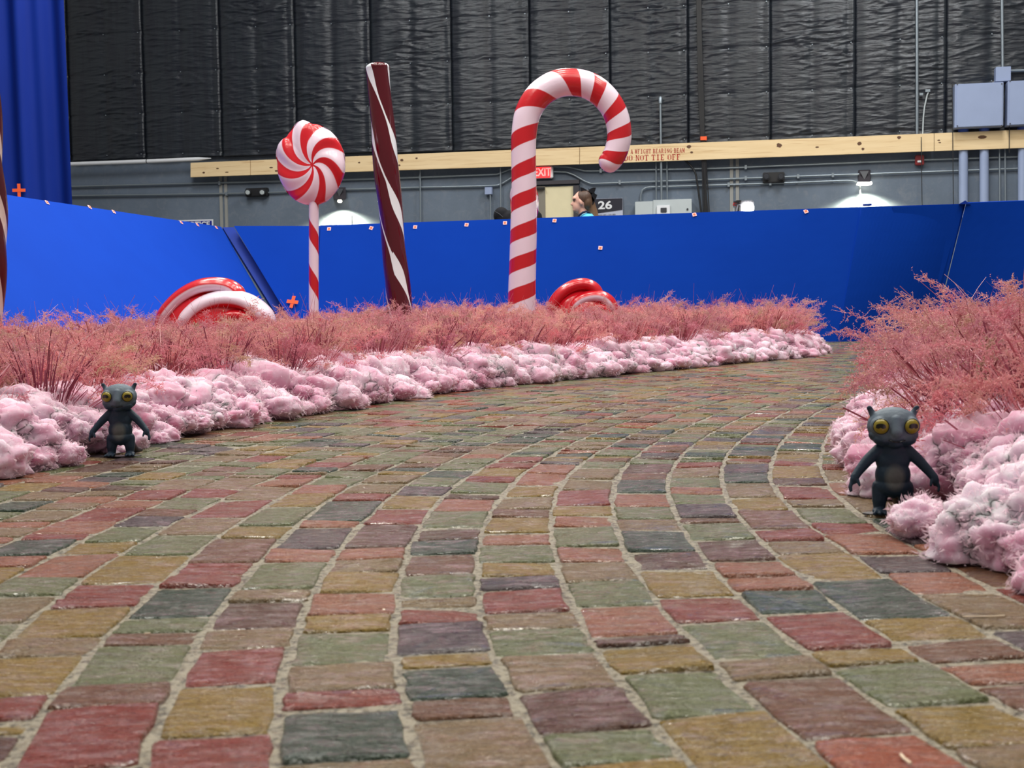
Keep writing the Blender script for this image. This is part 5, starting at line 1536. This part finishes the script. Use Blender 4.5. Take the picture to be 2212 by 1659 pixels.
def figurine(loc, label, rz, s=1.0):
    t = empty('creature_figurine', loc, rz); t.scale = (s, s, s)
    P = [('e', (0, 0.0, 0.139), (0.0400, 0.030, 0.0300), (0, 0, 0)), ('e', (0, -0.003, 0.126), (0.0385, 0.026, 0.0185), (0, 0, 0)), ('e', (0, -0.016, 0.1245), (0.017, 0.018, 0.012), (0, 0, 0)),
         ('e', (-0.017, -0.013, 0.119), (0.016, 0.015, 0.010), (0, 0, 0)), ('e', (0.017, -0.013, 0.119), (0.016, 0.015, 0.010), (0, 0, 0)),
         ('e', (0, -0.015, 0.112), (0.0130, 0.013, 0.0068), (0, 0, 0)), ('c', (0, -0.022, 0.150), 0.0085, (0, -0.030, 0.131), 0.0095),
         ('e', (0, 0.002, 0.100), (0.0215, 0.018, 0.015), (0, 0, 0)), ('e', (0, 0.001, 0.084), (0.0265, 0.019, 0.022), (0, 0, 0)),
         ('e', (0, 0, 0.062), (0.0275, 0.022, 0.026), (0, 0, 0)), ('e', (0, 0.001, 0.044), (0.0305, 0.023, 0.018), (0, 0, 0)), ('e', (0, -0.004, 0.031), (0.006, 0.008, 0.006), (0, 0, 0))]
    for s_ in (-1, 1):
        P += [('c', (s_ * 0.0305, 0.002, 0.157), 0.0060, (s_ * 0.0355, 0.002, 0.1665), 0.0042), ('e', (s_ * 0.0360, 0.000, 0.1665), (0.0045, 0.003, 0.0050), (0, s_ * 0.5, 0)),
              ('e', (s_ * 0.0228, -0.0165, 0.1405), (0.0152, 0.0125, 0.0150), (0, 0, 0)),
              ('c', (s_ * 0.021, 0.001, 0.101), 0.0105, (s_ * 0.038, -0.001, 0.086), 0.0092), ('c', (s_ * 0.038, -0.001, 0.086), 0.0092, (s_ * 0.053, -0.006, 0.069), 0.0076), ('c', (s_ * 0.053, -0.006, 0.069), 0.0074, (s_ * 0.0600, -0.010, 0.060), 0.0070),
              # hand: palm, four curled fingers and a thumb
              ('e', (s_ * 0.0615, -0.012, 0.056), (0.0064, 0.0056, 0.0078), (0, -s_ * 0.3, 0)),
              ('c', (s_ * 0.0645, -0.014, 0.053), 0.0029, (s_ * 0.0670, -0.016, 0.045), 0.0024), ('c', (s_ * 0.0670, -0.016, 0.045), 0.0024, (s_ * 0.0660, -0.018, 0.0395), 0.0021),
              ('c', (s_ * 0.0650, -0.010, 0.052), 0.0029, (s_ * 0.0680, -0.0105, 0.044), 0.0024), ('c', (s_ * 0.0680, -0.0105, 0.044), 0.0024, (s_ * 0.0668, -0.012, 0.0380), 0.0021),
              ('c', (s_ * 0.0645, -0.006, 0.052), 0.0028, (s_ * 0.0668, -0.0055, 0.045), 0.0022), ('c', (s_ * 0.0615, -0.004, 0.052), 0.0026, (s_ * 0.063, -0.002, 0.046), 0.0021),
              ('c', (s_ * 0.0560, -0.0145, 0.055), 0.0029, (s_ * 0.0540, -0.018, 0.048), 0.0024),
              # leg and webbed foot
              ('c', (s_ * 0.018, 0.001, 0.042), 0.0145, (s_ * 0.0205, -0.001, 0.023), 0.0118), ('c', (s_ * 0.0205, -0.001, 0.023), 0.0115, (s_ * 0.0205, -0.001, 0.009), 0.0092),
              ('e', (s_ * 0.0215, -0.008, 0.006), (0.0108, 0.014, 0.0058), (0, 0, -s_ * 0.25))]
        for k in (-1, 0, 1):
            P.append(('c', (s_ * 0.0220 + k * 0.0062, -0.016, 0.006), 0.0036, (s_ * 0.0235 + k * 0.0085, -0.0235, 0.0042), 0.0028))
    b = blob('body', P, 0.00125, M_FIG, t, 5)
    # smile line
    pts = [Vector((0.0125 * (i / 8) * 1.0, -0.0345 + 0.0045 * (abs(i) / 8) ** 2, 0.1175 - 0.0006 * math.cos(i / 8 * PI) + 0.0012 * (abs(i) / 8) ** 2)) for i in range(-8, 9)]
    MB().tube(pts, 0.0007, 6).build('mouth_line', M_PUPIL, t, True)
    for s_ in (-1, 1):
        bm = bmesh.new(); bmesh.ops.create_uvsphere(bm, u_segments=28, v_segments=18, radius=1, matrix=Matrix.Diagonal((0.0115, 0.0078, 0.0115, 1)))
        me = bpy.data.meshes.new('eye'); bm.to_mesh(me); bm.free()
        for p in me.polygons: p.use_smooth = True
        e = link('eye', me, M_EYE, t); e.location = (s_ * 0.0230, -0.0255, 0.1405); e.rotation_euler = (0, 0, s_ * 0.25)
        rim = MB().tube([Vector((math.cos(a_ * PI / 12) * 0.0116, -0.0006, math.sin(a_ * PI / 12) * 0.0116)) for a_ in range(25)], 0.0010, 6, False).build('eye_rim', M_PUPIL, e, True)
        # wide arched pupil: a flattened lens with a notch below
        vs = []; nn = 24
        for k in range(nn + 1):
            x = -0.0074 + 0.0148 * k / nn; u = abs(x) / 0.0074
            y = -0.0081 * math.sqrt(max(0.05, 1 - (x / 0.0115) ** 2))
            top = 0.0044 * math.sqrt(max(0, 1 - u ** 2.5)) + 0.0006; bot = -0.0030 + 0.0018 * math.exp(-(x / 0.0016) ** 2) + 0.0014 * u ** 3
            vs += [(x, y, top), (x, y, min(bot, top - 0.0004))]
        fs = [(2 * k, 2 * k + 1, 2 * k + 3, 2 * k + 2) for k in range(nn)]
        n0 = len(vs); vs += [(a_, b_ + 0.003, c_) for a_, b_, c_ in vs]
        fs += [tuple(n0 + i for i in f)[::-1] for f in fs] + [(2 * k, 2 * k + 2, n0 + 2 * k + 2, n0 + 2 * k) for k in range(nn)] + [(2 * k + 1, n0 + 2 * k + 1, n0 + 2 * k + 3, 2 * k + 3) for k in range(nn)]
        MB().add(vs, fs).build('pupil', M_PUPIL, e)
    tl = [('c', (0.004, 0.016, 0.056), 0.013, (0.012, 0.030, 0.030), 0.012), ('c', (0.012, 0.030, 0.030), 0.012, (0.022, 0.052, 0.010), 0.009), ('c', (0.022, 0.052, 0.010), 0.009, (0.030, 0.078, 0.006), 0.005)]
    blob('tail', tl, 0.0022, M_TAIL, t, 4)
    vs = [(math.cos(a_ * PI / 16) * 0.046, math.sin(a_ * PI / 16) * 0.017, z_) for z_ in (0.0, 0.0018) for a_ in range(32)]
    MB().add(vs, [tuple(range(32))[::-1], tuple(range(32, 64))] + [(i, (i + 1) % 32, 32 + (i + 1) % 32, 32 + i) for i in range(32)]).build('shadow_disc', M_BLACK, t)  # thin dark disc stands in for the contact shadow under the feet
    tag(t, label, 'figurine')
    return t
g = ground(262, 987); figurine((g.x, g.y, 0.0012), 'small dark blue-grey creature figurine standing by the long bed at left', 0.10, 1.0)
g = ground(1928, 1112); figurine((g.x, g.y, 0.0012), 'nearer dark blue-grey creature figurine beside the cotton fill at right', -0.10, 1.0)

# ------------------------------------------------------------------ people behind the screen
q = N('skin', 0.5, srgb(222, 172, 152), 0.3)
q.col(q.mix(q.noise(q.world(), 14, 3), srgb(214, 160, 142), srgb(230, 184, 166)))
M_SKIN = q.m
q = N('long_brown_hair', 0.45, srgb(96, 70, 54), 0.4)
gm = q.t.nodes.new('ShaderNodeNewGeometry'); sx_ = q.t.nodes.new('ShaderNodeSeparateXYZ'); q.t.links.new(gm.outputs['Position'], sx_.inputs[0])
zr = q.math('MULTIPLY', q.math('SUBTRACT', 1.50, sx_.outputs[2]), 3.0, True)
streak = q.noise(q.world((60, 60, 3)), 1.0, 3)
q.col(q.mix(zr, q.mix(streak, srgb(60, 44, 38), srgb(98, 72, 58)), q.mix(streak, srgb(120, 90, 62), srgb(176, 138, 100))))
q.nor(q.bump(streak, 0.6, 0.01))
M_HAIR = q.m
M_TEE = plain('light_blue_shirt', srgb(96, 200, 240), 0.8)
M_NAVY = plain('navy_cloth', srgb(20, 28, 60), 0.8)
YP = 13.2; kp = YP / F_PX
def PP(x, y, dy=0.0): 
    p = at(x, y, YP + dy); return p
hc = PP(1258, 437)
pw = empty('person', (hc.x + 0.03, YP, -0.03))
ox = pw.location.copy()
L_ = lambda x, y, dy=0.0: PP(x, y, dy) - ox
headP = [('e', L_(1258, 433), (0.094, 0.078, 0.105), (0, 0, 0)), ('e', L_(1249, 445), (0.060, 0.058, 0.078), (0, 0, 0)), ('e', L_(1243.5, 453.5), (0.030, 0.036, 0.022), (0, 0, 0)),
         ('c', L_(1239, 434.5), 0.009, L_(1234.2, 441.8), 0.012), ('e', L_(1238.6, 447.6), (0.012, 0.022, 0.008), (0, 0, 0)), ('e', L_(1239.2, 450.6), (0.012, 0.020, 0.008), (0, 0, 0)),
         ('e', L_(1242, 429), (0.03, 0.05, 0.03), (0, 0, 0)), ('c', L_(1257, 452), 0.05, L_(1264, 474), 0.058),
         ('e', L_(1254.5, 437.5, -0.076), (0.014, 0.010, 0.030), (0, -0.3, 0)), ('e', L_(1254.5, 437.5, 0.076), (0.014, 0.010, 0.030), (0, -0.3, 0))]
H0 = L_(1264, 474)
bd = headP + [('e', H0 + Vector((0.0, 0, -0.08)), (0.13, 0.17, 0.10), (0, 0, 0)), ('e', H0 + Vector((0.0, 0, -0.28)), (0.12, 0.15, 0.2), (0, 0, 0)), ('e', H0 + Vector((0, 0, -0.52)), (0.12, 0.155, 0.16), (0, 0, 0))]
zs = H0.z
for sg in (-1, 1):
    sh = H0 + Vector((0, sg * 0.17, -0.07)); el = sh + Vector((0.02, sg * 0.05, -0.28)); wr = el + Vector((-0.12, 0, -0.2))
    bd += [('c', sh, 0.055, el, 0.042), ('c', el, 0.042, wr, 0.028), ('e', wr + Vector((-0.04, 0, -0.04)), (0.035, 0.018, 0.05), (0, 0, 0))]
    hp = H0 + Vector((0, sg * 0.08, -0.58)); kn = Vector((hp.x - 0.02, hp.y, 0.47)); an = Vector((hp.x, hp.y, 0.09))
    bd += [('c', hp, 0.085, kn, 0.055), ('c', kn, 0.053, an, 0.036), ('e', Vector((an.x - 0.06, an.y, 0.045)), (0.12, 0.042, 0.038), (0, 0, 0))]
blob('body', bd, 0.007, M_SKIN, pw, 3)
for sg in (-1, 1):
    bm = bmesh.new(); bmesh.ops.create_uvsphere(bm, u_segments=12, v_segments=8, radius=0.008); me = bpy.data.meshes.new('eye'); bm.to_mesh(me); bm.free()
    e = link('eye', me, M_PUPIL, pw); e.location = L_(1239.6, 433.6, sg * 0.036)
    MB().tube([L_(1238.4, 430.6, sg * 0.036), L_(1240.6, 429.4, sg * 0.05), L_(1243.4, 430.0, sg * 0.062)], 0.0045, 6).build('eyebrow', M_HAIR, pw, True)
hair = [('e', L_(1262, 428), (0.092, 0.090, 0.092), (0, 0, 0)), ('e', L_(1268, 437), (0.066, 0.088, 0.085), (0, 0, 0)), ('c', L_(1248, 422.5), 0.03, L_(1262, 420), 0.05),
        ('c', L_(1272, 436), 0.060, L_(1281, 458), 0.050), ('c', L_(1281, 458), 0.050, L_(1289, 482), 0.040), ('c', L_(1289, 482), 0.04, L_(1292, 505), 0.025)]
blob('hair', hair, 0.007, M_HAIR, pw, 3)
shirt = [('e', H0 + Vector((0.005, 0, -0.085)), (0.145, 0.19, 0.11), (0, 0, 0)), ('e', H0 + Vector((0.0, 0, -0.28)), (0.135, 0.165, 0.2), (0, 0, 0)), ('e', H0 + Vector((0, 0, -0.48)), (0.133, 0.168, 0.12), (0, 0, 0)),
         ('e', L_(1268, 472), (0.082, 0.13, 0.062), (0, 0, 0))]
for sg in (-1, 1):
    sh = H0 + Vector((0, sg * 0.17, -0.07)); shirt.append(('c', sh, 0.07, sh + Vector((0.01, sg * 0.03, -0.16)), 0.062))
blob('shirt', shirt, 0.008, M_TEE, pw, 3)
MB().tube([L_(1248.5, 470, -0.04), L_(1252, 464.5, -0.075), L_(1259, 459.0, -0.095), L_(1266, 456.8, -0.095), L_(1272, 459, -0.08), L_(1276, 464, -0.05)], 0.011, 8).build('collar', M_NAVY, pw, True)
pants = []
for sg in (-1, 1):
    hp = H0 + Vector((0, sg * 0.08, -0.56)); pants += [('c', hp, 0.095, Vector((hp.x - 0.02, hp.y, 0.47)), 0.068), ('c', Vector((hp.x - 0.02, hp.y, 0.47)), 0.066, Vector((hp.x, hp.y, 0.13)), 0.055)]
blob('trousers', pants, 0.01, M_NAVY, pw, 3)
bw_ = MB()
bc = L_(1273, 424, -0.03)
for dx, dz, sx, sz, ro in ((-0.055, 0.045, 0.05, 0.028, 0.9), (0.03, 0.055, 0.04, 0.025, -0.7), (-0.03, -0.02, 0.05, 0.035, 0.3), (0.03, -0.01, 0.045, 0.04, -0.4), (0.01, -0.07, 0.03, 0.035, 0.1), (-0.02, 0.02, 0.035, 0.03, 0.0), (0.01, -0.035, 0.04, 0.03, 0.5)):
    c0 = bc + Vector((dx, 0, dz)); M = Matrix.Rotation(ro, 3, 'Y')
    vs = [c0 + M @ Vector((sx * math.cos(a_ * PI / 4) * (1.0 if a_ % 2 else 1.25), yo, sz * math.sin(a_ * PI / 4) * (1 if a_ % 2 else 1.2))) for yo in (-0.022, 0.012) for a_ in range(8)]
    bw_.add(vs, [tuple(range(8)), tuple(range(15, 7, -1))] + [(i, 8 + i, 8 + (i + 1) % 8, (i + 1) % 8) for i in range(8)])
c0 = bc + Vector((-0.04, 0, 0.05))
for P3 in ([(-0.055, 0.035), (-0.02, 0.01), (0.012, -0.02), (-0.03, -0.01)], [(0.03, 0.03), (0.075, -0.005), (0.10, -0.02), (0.05, -0.02)]):
    vs = [c0 + Vector((a_, yo, b_)) for yo in (-0.02, 0.01) for a_, b_ in P3]
    bw_.add(vs, [(0, 1, 2, 3), (7, 6, 5, 4), (0, 4, 5, 1), (1, 5, 6, 2), (2, 6, 7, 3), (3, 7, 4, 0)])
bw_.build('hair_bow', M_BLACKCLOTH, pw)
tag(pw, 'person in light blue shirt with long hair and black bow, facing left', 'person')
# second person, hooded, hidden by the cane
YQ = 13.1
Q = lambda x, y, dy=0.0: at(x, y, YQ + dy)
oq = Vector((Q(1110, 470).x, YQ, -0.03)); t = empty('person', oq)
P = [('e', Q(1083, 466) - oq, (0.083, 0.085, 0.092), (0, 0, 0)), ('e', Q(1090, 476) - oq, (0.10, 0.10, 0.10), (0, 0, 0)), ('c', Q(1096, 472) - oq, 0.085, Q(1148, 474) - oq, 0.12), ('e', Q(1130, 490) - oq, (0.21, 0.17, 0.16), (0, 0, 0)), ('e', Q(1146, 520) - oq, (0.2, 0.18, 0.25), (0, 0, 0)), ('c', Q(1110, 500) - oq, 0.06, Q(1090, 560) - oq, 0.05)]
for sg in (-1, 1):
    hp = Q(1148, 560) - oq + Vector((0, sg * 0.09, 0)); P += [('c', hp, 0.11, Vector((hp.x - 0.16, hp.y, 0.5)), 0.07), ('c', Vector((hp.x - 0.16, hp.y, 0.5)), 0.068, Vector((hp.x - 0.02, hp.y, 0.1)), 0.045), ('e', Vector((hp.x - 0.09, hp.y, 0.045)), (0.13, 0.045, 0.04), (0, 0, 0))]
bo = blob('body', P, 0.010, M_BLACKCLOTH, t, 3)
hd_ = [Q(1070, 462) - oq, Q(1074, 456.5) - oq, Q(1081, 459) - oq, Q(1090, 468) - oq]
MB().tube([p + Vector((0, -0.092, 0)) for p in [Q(1069, 458) - oq, Q(1078, 463) - oq, Q(1086, 470) - oq]], 0.003, 6).build('hood_seam', M_DKGREY, t, True)
tag(t, 'stooping person in black hooded clothes, mostly hidden behind the candy cane', 'person')

# ------------------------------------------------------------------ fallen straws on the stones
def straw(pts, r, label):
    P = [ground(x, y) + Vector((0, 0, 0.0035)) for x, y in pts]
    o = MB().tube(P, r, 6).build('loose_straw', M_PALE); rebase(o, P[0]); tag(o, label, 'straw')
straw([(1985, 1153), (1990, 1163), (2003, 1170), (2021, 1177)], 0.0013, 'bent pale straw on stones below the right figurine')
straw([(2080, 1339), (2125, 1339), (2170, 1337)], 0.0009, 'long thin straw on tan stone near the right edge')
straw([(1946, 1640), (1953, 1649), (1968, 1660)], 0.0012, 'short straw on orange stone at the bottom right')
straw([(312, 1376), (325, 1375)], 0.0010, 'tiny pale straw on brown stone at the lower left')
bpy.context.view_layer.update()
